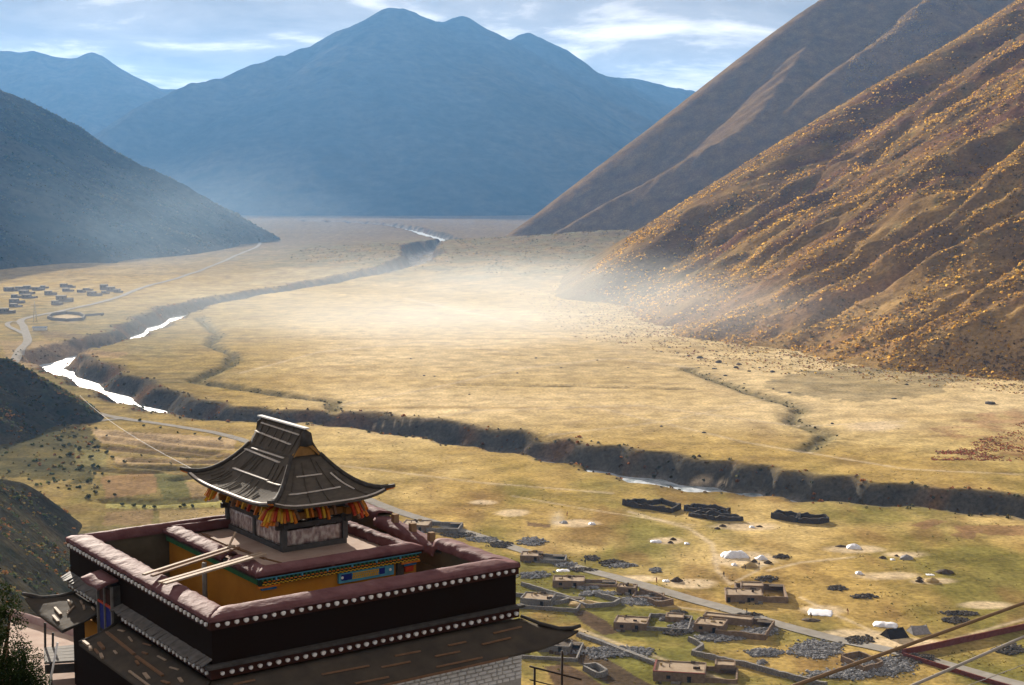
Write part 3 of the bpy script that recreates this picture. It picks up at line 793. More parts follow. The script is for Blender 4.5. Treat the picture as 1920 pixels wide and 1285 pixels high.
def wall(name, lo, hi, mat, parent=None):
    return T(MB().box(lo, hi), name, mat, parent)
# outer parapet walls faced with bundled twigs outside, dark plaster inside
fw = wall('parapet_wall', (0.09, 0.09, 107.75), (TW - 0.09, 0.50, 108.98), twig)
lw = wall('parapet_wall', (0.09, 0.503, 107.75), (0.50, TL - 0.09, 108.98), twig)
bw = wall('parapet_wall', (0.503, TL - 0.55, 106.0), (TW - 0.3, TL - 0.09, 108.96), olive)
rw = wall('parapet_wall', (TW - 0.50, 0.503, 106.0), (TW - 0.09, 3.45, 108.97), olive)
wall('parapet_lining', (0.502, 0.502, 106.0), (TW - 0.503, 0.56, 108.95), olive)
wall('parapet_lining', (0.502, 0.563, 106.0), (0.56, TL - 0.56, 108.95), olive)
# lower body
wall('lower_wall', (0.12, 0.12, 98.2), (TW - 0.02, 0.6, 107.3), olive)
wall('lower_wall', (0.12, 0.603, 98.2), (0.6, TL - 0.1, 107.3), twig)
wall('lower_wall', (TW - 0.6, 0.603, 98.2), (TW - 0.02, TL - 0.1, 108.2), olive)
wall('courtyard_floor', (0.563, 0.563, 105.9), (TW - 0.605, TL - 0.56, 106.1), deck_mud)
# maroon beams behind the discs and slate ledges between them
wall('beam', (0.03, 0.03, 108.70), (TW - 0.03, 0.088, 108.95), maroon)
wall('beam', (0.03, 0.09, 108.70), (0.088, TL - 0.03, 108.95), maroon)
wall('beam', (0.02, 0.02, 107.42), (TW - 0.02, 0.118, 107.70), maroon)
wall('beam', (0.02, 0.12, 107.42), (0.118, 6.35, 107.70), maroon)
wall('beam', (0.02, 7.75, 107.42), (0.118, TL - 0.02, 107.70), maroon)
led = MB().box((-0.12, -0.12, 107.72), (TW + 0.10, 0.086, 107.80)); T(led, 'ledge', dark_wood)
def slates(v0, v1, seed):
    rnd = random.Random(seed); g = MB(); g.box((-0.10, v0, 107.72), (0.086, v1, 107.79)); o = T(g, 'ledge', dark_wood)
    v = v0
    while v < v1 - 0.05:
        w = rnd.uniform(0.14, 0.27); w = min(w, v1 - v)
        x = rnd.uniform(-0.30, -0.20); z = 107.795 + rnd.uniform(0, 0.02); t = rnd.uniform(-0.03, 0.03)
        g = MB(); g.sheet([[(x, v, z + t), (x, v + w - 0.012, z - t)], [(0.088, v, z + 0.13), (0.088, v + w - 0.012, z + 0.13)]], 0.03, smooth=False)
        T(g, 'slate', slate, o); v += w
    return o
slates(0.09, 6.35, 1); slates(7.75, TL, 2)
# white discs: beam ends in two rows on the front and the side
def disc_mesh(axis):
    mb = MB(); n = 12; r = 0.068; vs = []
    for q, d in ((1.0, 0.0), (1.0, 0.045), (0.82, 0.062)):
        for k in range(n):
            a = 2 * math.pi * k / n
            x, z = math.cos(a) * r * q, math.sin(a) * r * q
            if z > 0.045 and abs(x) < 0.035: z -= 0.018      # the notch at the top
            vs.append((x, -d, z) if axis == 'v' else (-d, x, z))
    fs = [(i * n + k, i * n + (k + 1) % n, (i + 1) * n + (k + 1) % n, (i + 1) * n + k) for i in range(2) for k in range(n)] + [tuple(2 * n + k for k in range(n))]
    mb.add(vs, fs, False)
    me = mb.mesh('disc'); me.materials.append(white_p)
    return me
dv, du_ = disc_mesh('v'), disc_mesh('u')
def disc(me, u, v, z):
    o = bpy.data.objects.new('disc', me); COL.objects.link(o); o.parent = temple
    o.location = (u, v, z - ZB); o.rotation_euler = (0, random.uniform(-0.2, 0.2), 0) if me is dv else (random.uniform(-0.2, 0.2), 0, 0)
    s = random.uniform(0.86, 1.06); o.scale = (s, s, s)
for i in range(36):
    u = 0.22 + i * 0.264
    disc(dv, u, 0.03, 108.835); disc(dv, u + 0.10, 0.02, 107.555)
v = 0.25
while v < TL - 0.1:
    disc(du_, 0.03, v, 108.835)
    if not 6.2 < v < 7.8: disc(du_, 0.02, v, 107.555)
    v += 0.264

# ---- skirt roofs below the lower row
OUT = 1.2
def awning_front():
    rows = []
    for i in range(9):
        q = i / 8; r = []
        for j in range(41):
            s = j / 40
            x0, x1 = -OUT * q, TW + OUT * q
            x = x0 + (x1 - x0) * s; cd = min(x - x0, x1 - x)
            z = 107.40 - 0.58 * q ** 0.85 + 0.30 * q ** 2 * max(0, 1 - cd / 1.6) ** 2
            z += 0.012 * fbm(np.array([x * 1.5]), np.array([q * 3]), 2, 530)[0]
            r.append((x, -0.03 - OUT * q, z))
        rows.append(r)
    return T(MB().sheet(rows, 0.06), 'awning_roof', felt)
af = awning_front()
prop(af, 'dark felt skirt roof under the front row of discs')
def awning_side(v0, v1, hip0, hip1, seed, side_end):
    rows = []
    for i in range(9):
        q = i / 8; r = []
        for j in range(31):
            s = j / 30
            y0, y1 = v0 - OUT * q * hip0, v1 + OUT * q * hip1
            y = y0 + (y1 - y0) * s; cd = y1 - y if hip1 else (y - y0 if hip0 else 9)
            z = 107.42 - 0.42 * q ** 0.85 + (0.22 * q ** 2 * max(0, 1 - cd / 1.5) ** 2 if (hip0 or hip1) else 0) + 0.012 * fbm(np.array([y * 1.5]), np.array([q * 3]), 2, 531 + seed)[0]
            r.append((-0.03 - OUT * q, y, z))
        rows.append(r)
    return T(MB().sheet(rows, 0.06), 'awning_roof', felt)
al = awning_side(0.0, 6.30, 1, 0, 1, None)
prop(al, 'felt skirt roof along the side wall')
ab = awning_side(7.70, 10.0, 0, 1, 2, None)
# raised edge rolls at the hips and eaves
T(MB().tube([(-0.03, 10.02, 107.46), (-0.4, 10.42, 107.30), (-0.8, 10.82, 107.22), (-1.10, 11.12, 107.28), (-1.26, 11.28, 107.32)], [0.05, 0.06, 0.065, 0.07, 0.06], 8), 'hip_roll', dark_wood, ab)
T(MB().tube([(TW, -0.02, 107.46), (TW + 0.4, -0.43, 107.26), (TW + 0.8, -0.83, 107.14), (TW + 1.08, -1.11, 107.17), (TW + 1.24, -1.28, 107.26)], [0.05, 0.055, 0.06, 0.065, 0.05], 8), 'hip_roll', dark_wood, af)
T(MB().tube([(-0.03, 7.68, 107.44), (-0.6, 7.68, 107.18), (-1.22, 7.68, 107.03)], 0.03, 6), 'edge_roll', dark_wood, ab)
T(MB().tube([(-0.03, 6.32, 107.44), (-0.6, 6.32, 107.18), (-1.22, 6.32, 107.03)], 0.035, 6), 'edge_roll', dark_wood, al)
def on_side(u, v, lift=0.0):                # point on the side skirt roof
    q = min(1, max(0, (-u - 0.03) / OUT)); return Vector((u, v, 107.42 - 0.42 * q ** 0.85 + lift))
def on_front(u, v, lift=0.0):
    q = min(1, max(0, (-v - 0.03) / OUT)); return Vector((u, v, 107.40 - 0.58 * q ** 0.85 + lift))
# timbers nailed along the skirt roofs
for a, b in (((-0.50, 6.05), (-0.58, 3.75)), ((-0.60, 3.55), (-0.62, 1.65))):
    T(MB().beam(on_side(*a, 0.035), on_side(*b, 0.035), 0.085, 0.05), 'batten', brown_wood, al)
rb = random.Random(4)
for (u0, v0, u1, v1) in ((2.9, -0.52, 4.3, -0.56), (4.6, -0.70, 5.5, -0.72), (5.2, -0.42, 6.0, -0.44), (6.3, -0.72, 7.1, -0.74), (6.9, -0.45, 7.5, -0.45), (7.9, -0.66, 8.9, -0.64), (8.5, -0.36, 9.5, -0.34), (0.5, -0.25, 1.1, -0.25), (3.6, -1.05, 4.6, -1.08), (6.1, -1.1, 7.6, -1.12)):
    T(MB().beam(on_front(u0, v0, 0.03), on_front(u1, v1, 0.03), 0.06, 0.035), 'batten', brown_wood, af)
# eave boards
T(MB().beam((-1.0, -1.225, 106.77), (8.4, -1.225, 106.77), 0.035, 0.07), 'eave_board', brown_wood, af)

# ---- white stone wall under the front skirt roof, its blocks laid one by one
blk = []
ww = wall('stone_wall', (3.0, 0.02, 98.2), (TW + 0.05, 0.117, 106.80), M('lime_mortar', (0.50, 0.48, 0.45), (0.36, 0.34, 0.31), scale=0.2, rough=0.95))
bms = []
for k in range(4):
    w, h = 0.2 + 0.05 * k, 0.12
    mb = MB(); c = 0.018; x, z, y = w / 2 - 0.008, h / 2 - 0.007, 0.05
    mb.add([(-x, 0, -z), (x, 0, -z), (x, 0, z), (-x, 0, z), (-x + c, -y, -z + c), (x - c, -y, -z + c * .6), (x - c * .7, -y * .9, z - c), (-x + c, -y, z - c * .8)],
           [(4, 5, 6, 7), (0, 1, 5, 4), (1, 2, 6, 5), (2, 3, 7, 6), (3, 0, 4, 7)])
    me = mb.mesh('stone'); me.materials.append(stone_w); bms.append((me, w))
rs = random.Random(3)
for r_ in range(9):
    z = 106.60 - r_ * 0.121; u = TW + 0.05
    while u > 4.4 and not (z < 105.75 and u < 6.3):
        me, w = rs.choice(bms); u -= w
        o = bpy.data.objects.new('stone', me); COL.objects.link(o); o.parent = ww
        o.location = (u + w / 2, 0.02 - rs.uniform(0, 0.012), z - ZB + rs.uniform(-0.006, 0.006)); o.rotation_euler = (rs.uniform(-.05, .05), rs.uniform(-.02, .02), rs.uniform(-.05, .05))
# painted beam ends under the skirt roof
for u in (6.05, 7.72, 9.30):
    g = T(MB().box((u - 0.11, -0.42, 106.60), (u + 0.11, 0.0, 106.76)), 'bracket', P_GREEN if u > 9 else brown_wood)
    T(MB().tube([(u, -0.50, 106.67), (u, -0.423, 106.67)], 0.07, 10), 'boss', P_ORANGE, g)

# ---- window bay in the side wall, between the two skirt roofs
wb = wall('window_bay', (-0.14, 6.45, 106.6), (0.085, 7.62, 108.45), dark_wood)
for z0, z1, mt, nm in ((107.0, 107.75, P_INDIGO, 'pane'), (107.85, 108.30, maroon, 'pane')):
    for y0 in (6.56, 7.06):
        T(MB().box((-0.165, y0, z0), (-0.142, y0 + 0.44, z1)), nm, mt, wb)
for y in (6.45, 7.02, 7.60):
    T(MB().box((-0.21, y - 0.035, 106.6), (-0.143, y + 0.035, 108.44)), 'post', grey_wood, wb)
T(MB().box((-0.20, 6.43, 107.77), (-0.145, 7.64, 107.84)), 'crossbar', P_RED, wb)
rows = [[(-0.62, 6.35 + 1.4 * j / 8, 108.50 + 0.02 * math.sin(j)) for j in range(9)], [(-0.3, 6.35 + 1.4 * j / 8, 108.60 + 0.02 * math.sin(j + 1)) for j in range(9)], [(0.0, 6.35 + 1.4 * j / 8, 108.66) for j in range(9)]]
T(MB().sheet(rows, 0.07), 'canopy', red_mud, wb)
T(MB().box((-0.15, 7.66, 106.0), (0.10, 8.9, 107.0)), 'ochre_panel', ochre)

# ---- inner block with its roof terrace
IU0, IU1, IV0, IV1 = 2.95, 8.5, 3.35, 10.28
ib = wall('inner_wall', (IU0 + 0.22, IV0 + 0.22, 106.1), (IU1 - 0.15, IV1, 108.62), ochre)
wall('terrace', (IU0 + 0.25, IV0 + 0.25, 108.625), (IU1 - 0.18, IV1 - 0.1, 108.76), deck_mud)
coping('coping', (IU0, IV0), (IU1, IV0), (0, 1), 1, 1, 0.50, 109.0, n=40, amp=0.02, seed=11)
coping('coping', (IU0, IV0), (IU0, 5.35), (1, 0), 1, 0, 0.55, 108.98, n=18, amp=0.06, seed=12)
coping('coping', (IU0, 5.75), (IU0, IV1), (1, 0), 0, 1, 0.55, 108.98, n=30, amp=0.06, lump=0.35, seed=13)
coping('coping', (IU0, IV1), (IU1, IV1), (0, -1), 1, 1, 0.32, 108.97, n=30, amp=0.03, seed=14)
coping('coping', (IU1, IV0), (IU1, IV1), (-1, 0), 1, 1, 0.5, 108.92, n=50, amp=0.07, lump=0.3, seed=15, fat=1.1)
# painted frieze: stacked bands on the front, returning along the side
fz_ = MB().box((IU0 + 0.02, IV0 + 0.03, 108.86), (IU1 - 0.02, IV0 + 0.215, 108.93)); fr = T(fz_, 'frieze', maroon)
T(MB().box((IU0 + 0.06, IV0 + 0.05, 108.815), (IU1 - 0.06, IV0 + 0.215, 108.858)), 'blue_moulding', P_SKY, fr)
T(MB().box((IU0 + 0.10, IV0 + 0.11, 108.60), (IU1 - 0.10, IV0 + 0.215, 108.813)), 'frieze_band', M('night_green', (0.03, 0.055, 0.045), (0.02, 0.035, 0.03), scale=0.2), fr)
n = 0; u = IU0 + 0.2
end_me = {}
for key, mt, sz in (('g', P_GREEN, (0.05, 0.05, 0.06)), ('o', P_ORANGE, (0.085, 0.055, 0.028)), ('y', P_YELLOW, (0.05, 0.045, 0.03)), ('t', P_SKY, (0.045, 0.06, 0.075))):
    me = MB().box((-sz[0] / 2, -sz[1], -sz[2] / 2), (sz[0] / 2, 0, sz[2] / 2)).mesh('beam_end'); me.materials.append(mt); end_me[key] = me
def beam_end(key, u, v, z):
    o = bpy.data.objects.new('beam_end', end_me[key]); COL.objects.link(o); o.parent = fr; o.location = (u, v, z - ZB)
while u < IU1 - 0.15:
    beam_end('t' if n % 6 == 3 else 'g', u, IV0 + 0.108, 108.775); beam_end('o', u + 0.065, IV0 + 0.108, 108.715 + 0.006 * (n % 2))
    beam_end('y', u + 0.02, IV0 + 0.108, 108.652); beam_end('y', u + 0.09, IV0 + 0.108, 108.628)
    u += 0.138; n += 1
v = IV0 + 0.2
T(MB().box((IU0 + 0.03, IV0 + 0.22, 108.80), (IU0 + 0.215, IV1 - 0.1, 108.93)), 'frieze_return', dark_wood, fr)
T(MB().box((IU0 + 0.08, IV0 + 0.22, 108.63), (IU0 + 0.216, IV1 - 0.1, 108.797)), 'frieze_return', P_GREEN, fr)
# orange brackets at both corners of the frieze
for u0, u1 in ((IU0 + 0.06, IU0 + 0.75), (IU1 - 0.75, IU1 - 0.1)):
    T(MB().box((u0, IV0 + 0.06, 108.55), (u1, IV0 + 0.2, 108.60)), 'bracket', P_ORANGE, fr)
    T(MB().box((u0 + 0.1, IV0 + 0.08, 108.48), (u1 - 0.12, IV0 + 0.2, 108.547)), 'bracket', P_BLUE, fr)
# blue painted lintel with a yellow fret
pn = T(MB().box((5.62, IV0 + 0.12, 108.28), (7.50, IV0 + 0.217, 108.585)), 'painted_lintel', P_SKY)
T(MB().box((5.70, IV0 + 0.108, 108.36), (6.05, IV0 + 0.119, 108.54)), 'lintel_field', P_INDIGO, pn)
T(MB().box((6.99, IV0 + 0.108, 108.36), (7.18, IV0 + 0.119, 108.54)), 'lintel_field', P_INDIGO, pn)
for k in range(13):
    T(MB().beam((6.08 + k * 0.069, IV0 + 0.11, 108.37), (6.13 + k * 0.069, IV0 + 0.11, 108.53), 0.02, 0.03), 'fret', P_YELLOW, pn)
for q in (108.37, 108.45, 108.53):
    T(MB().box((6.07, IV0 + 0.100, q - 0.01), (6.97, IV0 + 0.112, q + 0.01)), 'fret', P_YELLOW, pn)
for uu in (5.66, 7.30):
    T(MB().tube([(uu + 0.07, IV0 + 0.104, 108.45), (uu + 0.07, IV0 + 0.119, 108.45)], 0.045, 8), 'flower', white_p, pn)
T(MB().box((7.62, IV0 + 0.10, 106.1), (7.84, IV0 + 0.218, 108.58)), 'pilaster', dark_wood)
T(MB().box((7.88, IV0 + 0.06, 108.30), (8.16, IV0 + 0.2, 108.46)), 'bracket', P_RED)
T(MB().tube([(2.72, 6.5, 106.1), (2.72, 6.5, 108.72)], 0.075, 10), 'column', grey_wood)

# ---- broken parapet on the far side: stepped lower coping carrying three brick stubs
coping('coping', (9.75, 3.62), (9.75, 7.3), (-1, 0), 0, 0, 0.75, 108.72, n=30, amp=0.05, seed=21, zb=109.02)
wall('parapet_wall', (TW - 0.5, 3.46, 106.0), (TW - 0.06, 7.3, 108.66), olive)
coping('coping', (9.75, 7.3), (9.75, TL), (-1, 0), 0, 1, 0.62, 109.18, n=26, amp=0.06, seed=22)
wall('parapet_wall', (TW - 0.55, 7.303, 106.0), (TW - 0.05, TL - 0.56, 109.14), olive)
clay_b = M('clay_block', (0.27, 0.175, 0.105), (0.19, 0.12, 0.07), scale=0.2, rough=0.95, bump=0.01)
for v, zz in ((6.5, 108.98), (5.41, 108.88), (4.3, 108.80)):
    mb = MB(); mb.prism([(9.27, v - 0.09), (9.46, v - 0.09), (9.46, v + 0.09), (9.27, v + 0.09)], zz, zz + 0.36); T(mb, 'stub_block', clay_b)

# ---- right return of the building below, and an iron stair rail
wall('lower_wall', (TW + 0.06, 0.15, 98.2), (TW + 0.1, TL, 106.0), stone_w)
rail = empty('stair_railing', tuple(Vector((FLx, FLy, 0)) + Matrix.Rotation(TH, 3, 'Z') @ Vector((TW + 0.2, 0, 104.0))), TH)
prop(rail, 'dark iron railing beside the white stone wall', 'railing')
for pts, rr_ in (([(0.0, -0.2, 1.95), (1.6, -0.6, 1.35)], 0.03), ([(0.0, -0.2, 1.55), (1.6, -0.6, 0.95)], 0.02)):
    MB().tube(pts, rr_, 6).build('rail', iron, rail)
for x, y, z in ((0.15, -0.24, 1.9), (1.0, -0.45, 2.3)):
    MB().tube([(x, y, -1.0), (x, y, z)], 0.035, 6).build('post', iron, rail)

# ================================================================== ROOF PAVILION
UC, VC = 6.22, 8.1
EW, EL, GW, GL = 2.0, 3.12, 0.5, 1.5
pr = Vector((FLx, FLy, 0)) + Matrix.Rotation(TH, 3, 'Z') @ Vector((UC, VC, 0))
pav = empty('roof_pavilion', (pr.x, pr.y, 108.78), TH)
prop(pav, 'small timber pavilion with upswept black hipped roof on the temple terrace', 'pavilion')
PZ = -108.78
def Q(mb, name, mat, parent=None): return mb.build(name, mat, parent or pav, (0, 0, PZ))
def zprof(x):                               # roof height at a distance x from the ridge
    t = min(1.0, x / EW)
    return 110.36 + 2.0 * (1 - t) ** 1.72
def hipz(e, s): return zprof(GW + (EW - GW) * e) + 0.24 * e ** 2.2 * abs(s) ** 4
slopes = {}
for side, nm in ((-1, 'left'), (1, 'right')):
    rows = []
    for i in range(15):
        e = i / 14
        rows.append([(side * (GW + (EW - GW) * e), -(GL + (EL - GL) * e) + 2 * (GL + (EL - GL) * e) * j / 28, hipz(e, j / 14 - 1)) for j in range(29)])
    slopes[side] = Q(MB().sheet(rows, 0.07), 'roof_slope', felt_d)
    rows = []
    for i in range(9):
        x = GW * i / 8
        rows.append([(side * x, -(GL + 0.05) + 2 * (GL + 0.05) * j / 20, zprof(x) + 0.05 - 0.05 * i / 8 + 0.008 * math.sin(j * 2.3 + i)) for j in range(21)])
    Q(MB().sheet(rows, 0.06), 'gable_slope', felt_d)
for side in (-1, 1):
    rows = []
    for i in range(15):
        e = i / 14
        rows.append([(-(GW + (EW - GW) * e) + 2 * (GW + (EW - GW) * e) * j / 20, side * (GL + (EL - GL) * e), hipz(e, j / 10 - 1) + 0.004) for j in range(21)])
    Q(MB().sheet(rows, 0.07), 'roof_slope', felt_d)
# gable ends
for side in (-1, 1):
    y = side * (GL - 0.02); zt = zprof(0) - 0.05; zb = zprof(GW)
    g = MB(); g.add([(-0.36, y, zb), (0.36, y, zb), (0.08, y, zt - 0.35), (-0.08, y, zt - 0.35), (-0.36, y - 0.05 * side, zb), (0.36, y - 0.05 * side, zb), (0.08, y - 0.05 * side, zt - 0.35), (-0.08, y - 0.05 * side, zt - 0.35)],
                    [(0, 1, 2, 3), (4, 5, 6, 7), (0, 1, 5, 4), (1, 2, 6, 5), (2, 3, 7, 6), (3, 0, 4, 7)])
    gb = Q(g, 'gable_board', M('gable_wood', (0.30, 0.17, 0.06), (0.20, 0.11, 0.04), scale=0.2, rough=0.8))
    for sx in (-1, 1):
        Q(MB().beam((sx * 0.46, y + 0.05 * side, zb + 0.02), (sx * 0.12, y + 0.05 * side, zt - 0.40), 0.10, 0.035, up=(0, side, 0)), 'barge_board', M('barge_wood', (0.34, 0.19, 0.06), (0.24, 0.12, 0.04), scale=0.2, rough=0.75), gb)
    Q(MB().sheet([[(-0.17, side * (GL + 0.06), zt - 0.02), (0.0, side * (GL + 0.06), zt + 0.09), (0.17, side * (GL + 0.06), zt - 0.02)], [(-0.24, side * (GL + 0.06), zt - 0.40), (0.0, side * (GL + 0.055), zt - 0.45), (0.24, side * (GL + 0.06), zt - 0.40)]], 0.03, (0, -side, 0)), 'felt_flap', dark_wood, gb)
# ridge board, pale and a little proud at both ends
Q(MB().beam((0, -GL - 0.10, zprof(0) + 0.085), (0, GL + 0.22, zprof(0) + 0.075), 0.17, 0.045), 'ridge_board', white_p)
def onroof(side, e, s, lift=0.03):
    return Vector((side * (GW + (EW - GW) * e), s * (GL + (EL - GL) * e), hipz(e, s) + lift))
def onfront(e, s, lift=0.03):
    return Vector((s * (GW + (EW - GW) * e), -(GL + (EL - GL) * e), hipz(e, s) + lift))
def strip(pf, e0, s0, e1, s1, w=0.10, h=0.03, mat=None, n=6, parent=None, nm='batten'):
    pts = [pf(e0 + (e1 - e0) * i / n, s0 + (s1 - s0) * i / n) for i in range(n + 1)]
    mb = MB()
    for a, b in zip(pts[:-1], pts[1:]): mb.beam(a, b, w, h)
    return Q(mb, nm, mat or batten_m, parent or slopes[-1])
L1 = lambda e, s: onroof(-1, e, s)
strip(L1, 0.42, 0.62, 0.42, -0.52); strip(L1, 0.44, -0.54, 0.44, -0.92)
strip(L1, 0.05, 0.72, 0.05, -0.70, 0.08); strip(L1, 0.09, 0.92, 0.12, -0.62, 0.10)
strip(L1, 0.985, 0.93, 0.985, 0.0, 0.085); strip(L1, 0.975, 0.06, 0.985, -0.93, 0.085); strip(L1, 1.0, 0.05, 1.005, -0.93, 0.05, 0.05)
strip(L1, 0.10, 0.86, 0.30, 0.90, 0.05, 0.025)
strip(L1, 0.12, -0.93, 0.42, -0.95, 0.035, 0.03)
GS = lambda e, s: Vector((-e, s * GL, zprof(e) + 0.065))
strip(GS, 0.10, 0.92, 0.12, -0.88, 0.08); strip(GS, 0.27, 1.0, 0.32, -0.72, 0.07)
strip(onfront, 0.30, -0.62, 0.30, 0.30, 0.06); strip(onfront, 0.62, -0.78, 0.58, 0.50, 0.065); strip(onfront, 0.30, 0.62, 0.68, 0.72, 0.06)
strip(onfront, 0.985, -0.95, 0.985, 0.05, 0.07); strip(onfront, 0.985, 0.0, 0.985, 0.95, 0.06)
# felt folds: narrow raised creases on the lit slope
cr_ = random.Random(8)
for k, (s, e0, e1) in enumerate(((0.42, 0.14, 0.40), (0.30, 0.14, 0.40), (0.16, 0.13, 0.38), (0.02, 0.14, 0.36), (-0.45, 0.12, 0.42), (-0.62, 0.16, 0.42), (-0.8, 0.15, 0.44),
                                 (0.62, 0.5, 0.9), (0.45, 0.55, 0.8), (0.72, 0.52, 0.74), (0.1, 0.62, 0.85), (-0.5, 0.7, 0.85))):
    strip(L1, e0, s, e1, s + cr_.uniform(0.0, 0.10), 0.022, 0.035, felt_d, nm='felt_fold')
for k, (s, e0, e1) in enumerate(((-0.7, 0.1, 0.55), (-0.35, 0.1, 0.95), (0.05, 0.35, 0.95), (0.4, 0.1, 0.55), (0.75, 0.3, 0.95), (-0.8, 0.65, 0.97), (0.2, 0.05, 0.28))):
    strip(onfront, e0, s, e1, s + cr_.uniform(-0.04, 0.04), 0.02, 0.03, felt_d, nm='felt_fold')
for s in (-0.88, -0.55, -0.2, 0.12, 0.48, 0.8):
    strip(GS, 0.02, s, 0.48, s + cr_.uniform(-0.03, 0.03), 0.016, 0.03, felt_d, nm='felt_fold')
for s in (-0.3, -0.12, 0.25, 0.55, 0.85):
    strip(L1, 0.48, s, 0.95, s * 1.05, 0.018, 0.025, felt_d, nm='felt_fold')
# hip rolls with upturned snouts
for sx in (-1, 1):
    for sy in (-1, 1):
        pts = [Vector((sx * (GW + (EW - GW) * e), sy * (GL + (EL - GL) * e), hipz(e, 1) + 0.035)) for e in [i / 10 for i in range(11)]]
        d = (pts[-1] - pts[-2]).normalized()
        Q(MB().tube(pts, [0.06 + 0.02 * i / 10 for i in range(11)], 8), 'hip_roll', dark_wood)
        tip = pts[-1]
        sn = Q(MB().beam(tip - d * 0.1, tip + Vector((sx * 0.15, sy * 0.15, 0.045)), 0.15, 0.11, taper=0.85), 'snout', dark_wood)
        Q(MB().beam(tip - d * 0.1 + Vector((0, 0, -0.085)), tip + Vector((sx * 0.13, sy * 0.13, -0.015)), 0.10, 0.06), 'snout_soffit', P_ORANGE, sn)
# body: sill, posts, beams and sheeted panels
BW, BL = 1.06, 1.98
sill_m = M('shade_dark_timber', (0.10, 0.10, 0.10), (0.06, 0.06, 0.062), scale=0.2, rough=0.85, bump=0.006)  # grey timber, darkened so its colour carries the shade
bz = 108.765
Q(MB().box((-BW - 0.06, -BL - 0.06, bz), (BW + 0.06, BL + 0.06, bz + 0.16)), 'sill', sill_m)
for sx in (-1, 1):
    for sy in (-1, 1):
        Q(MB().box((sx * BW - 0.085, sy * BL - 0.085, bz + 0.163), (sx * BW + 0.085, sy * BL + 0.085, 109.78)), 'post', sill_m)
        Q(MB().box((sx * BW - 0.16, sy * BL - 0.16, 109.60), (sx * BW + 0.16, sy * BL + 0.16, 109.74)), 'capital', dark_wood)
    Q(MB().box((sx * BW - 0.06, -0.07, bz + 0.163), (sx * BW + 0.06, 0.07, 109.60)), 'post', sill_m)
    Q(MB().box((sx * BW - 0.07, -BL - 0.25, 109.50), (sx * BW + 0.07, BL + 0.25, 109.66)), 'beam', dark_wood)
    Q(MB().box((sx * BW - 0.09, -BL - 0.3, 109.743), (sx * BW + 0.09, BL + 0.3, 109.95)), 'beam', M('ochre_beam', (0.30, 0.15, 0.04), (0.16, 0.08, 0.03), scale=0.2, rough=0.7))
for sy in (-1, 1):
    Q(MB().box((-BW - 0.25, sy * BL - 0.065, 109.47), (BW + 0.25, sy * BL + 0.065, 109.63)), 'beam', dark_wood)
    Q(MB().box((-BW - 0.3, sy * BL - 0.085, 109.735), (BW + 0.3, sy * BL + 0.085, 109.94)), 'beam', MATS['ochre_beam'])
Q(MB().box((-BW - 0.02, -BL - 0.02, 109.955), (BW + 0.02, BL + 0.02, 110.45)), 'bracket_core', dark_wood)
# crumpled plastic sheeting in the openings
m, nt, b = nodemat('crumpled_plastic'); MATS['crumpled_plastic'] = m
N, L_ = nt.nodes, nt.links
tcn = N.new('ShaderNodeTexCoord'); nz = N.new('ShaderNodeTexNoise'); nz.inputs['Scale'].default_value = 5; nz.inputs['Detail'].default_value = 6
mpn = N.new('ShaderNodeMapping'); mpn.inputs['Scale'].default_value = (1.6, 1.6, 0.8); L_.new(tcn.outputs['Object'], mpn.inputs[0]); L_.new(mpn.outputs[0], nz.inputs['Vector'])
cr = N.new('ShaderNodeValToRGB'); cr.color_ramp.elements[0].position = 0.33; cr.color_ramp.elements[0].color = (0.22, 0.15, 0.15, 1)
cr.color_ramp.elements[1].position = 0.66; cr.color_ramp.elements[1].color = (0.74, 0.68, 0.62, 1)
e = cr.color_ramp.elements.new(0.5); e.color = (0.46, 0.36, 0.34, 1)
L_.new(nz.outputs[0], cr.inputs[0]); L_.new(cr.outputs[0], b.inputs['Base Color']); b.inputs['Roughness'].default_value = 0.18; b.inputs['Specular IOR Level'].default_value = 0.8
b.inputs['Transmission Weight'].default_value = 0.25
bp = N.new('ShaderNodeBump'); bp.inputs['Distance'].default_value = 0.05; L_.new(nz.outputs[0], bp.inputs['Height']); L_.new(bp.outputs[0], b.inputs['Normal'])
def panel(a, b, z0, z1, nrm):
    rows = []
    a, b, nrm = Vector(a), Vector(b), Vector(nrm)
    for i in range(7):
        r = []
        for j in range(13):
            p = a + (b - a) * (j / 12); p.z = z0 + (z1 - z0) * i / 6
            if i == 6: p.z -= 0.02 * abs(math.sin(j * 2.1))
            k = 0.025 * fbm(np.array([j * 0.5 + a.x]), np.array([i * 0.6 + a.y]), 2, 55)[0]
            r.append(p + nrm * k)
        rows.append(r)
    return Q(MB().sheet(rows, 0.01, tuple(-nrm)), 'plastic_sheet', MATS['crumpled_plastic'])
panel((-BW + 0.085, -BL, 0), (BW - 0.085, -BL, 0), bz + 0.16, 109.42, (0, -1, 0))
panel((-BW + 0.085, BL, 0), (BW - 0.085, BL, 0), bz + 0.16, 109.42, (0, 1, 0))
for sx in (-1, 1):
    panel((sx * BW, -BL + 0.085, 0), (sx * BW, -0.07, 0), bz + 0.16, 109.48, (sx, 0, 0))
    panel((sx * BW, 0.07, 0), (sx * BW, BL - 0.085, 0), bz + 0.16, 109.48, (sx, 0, 0))
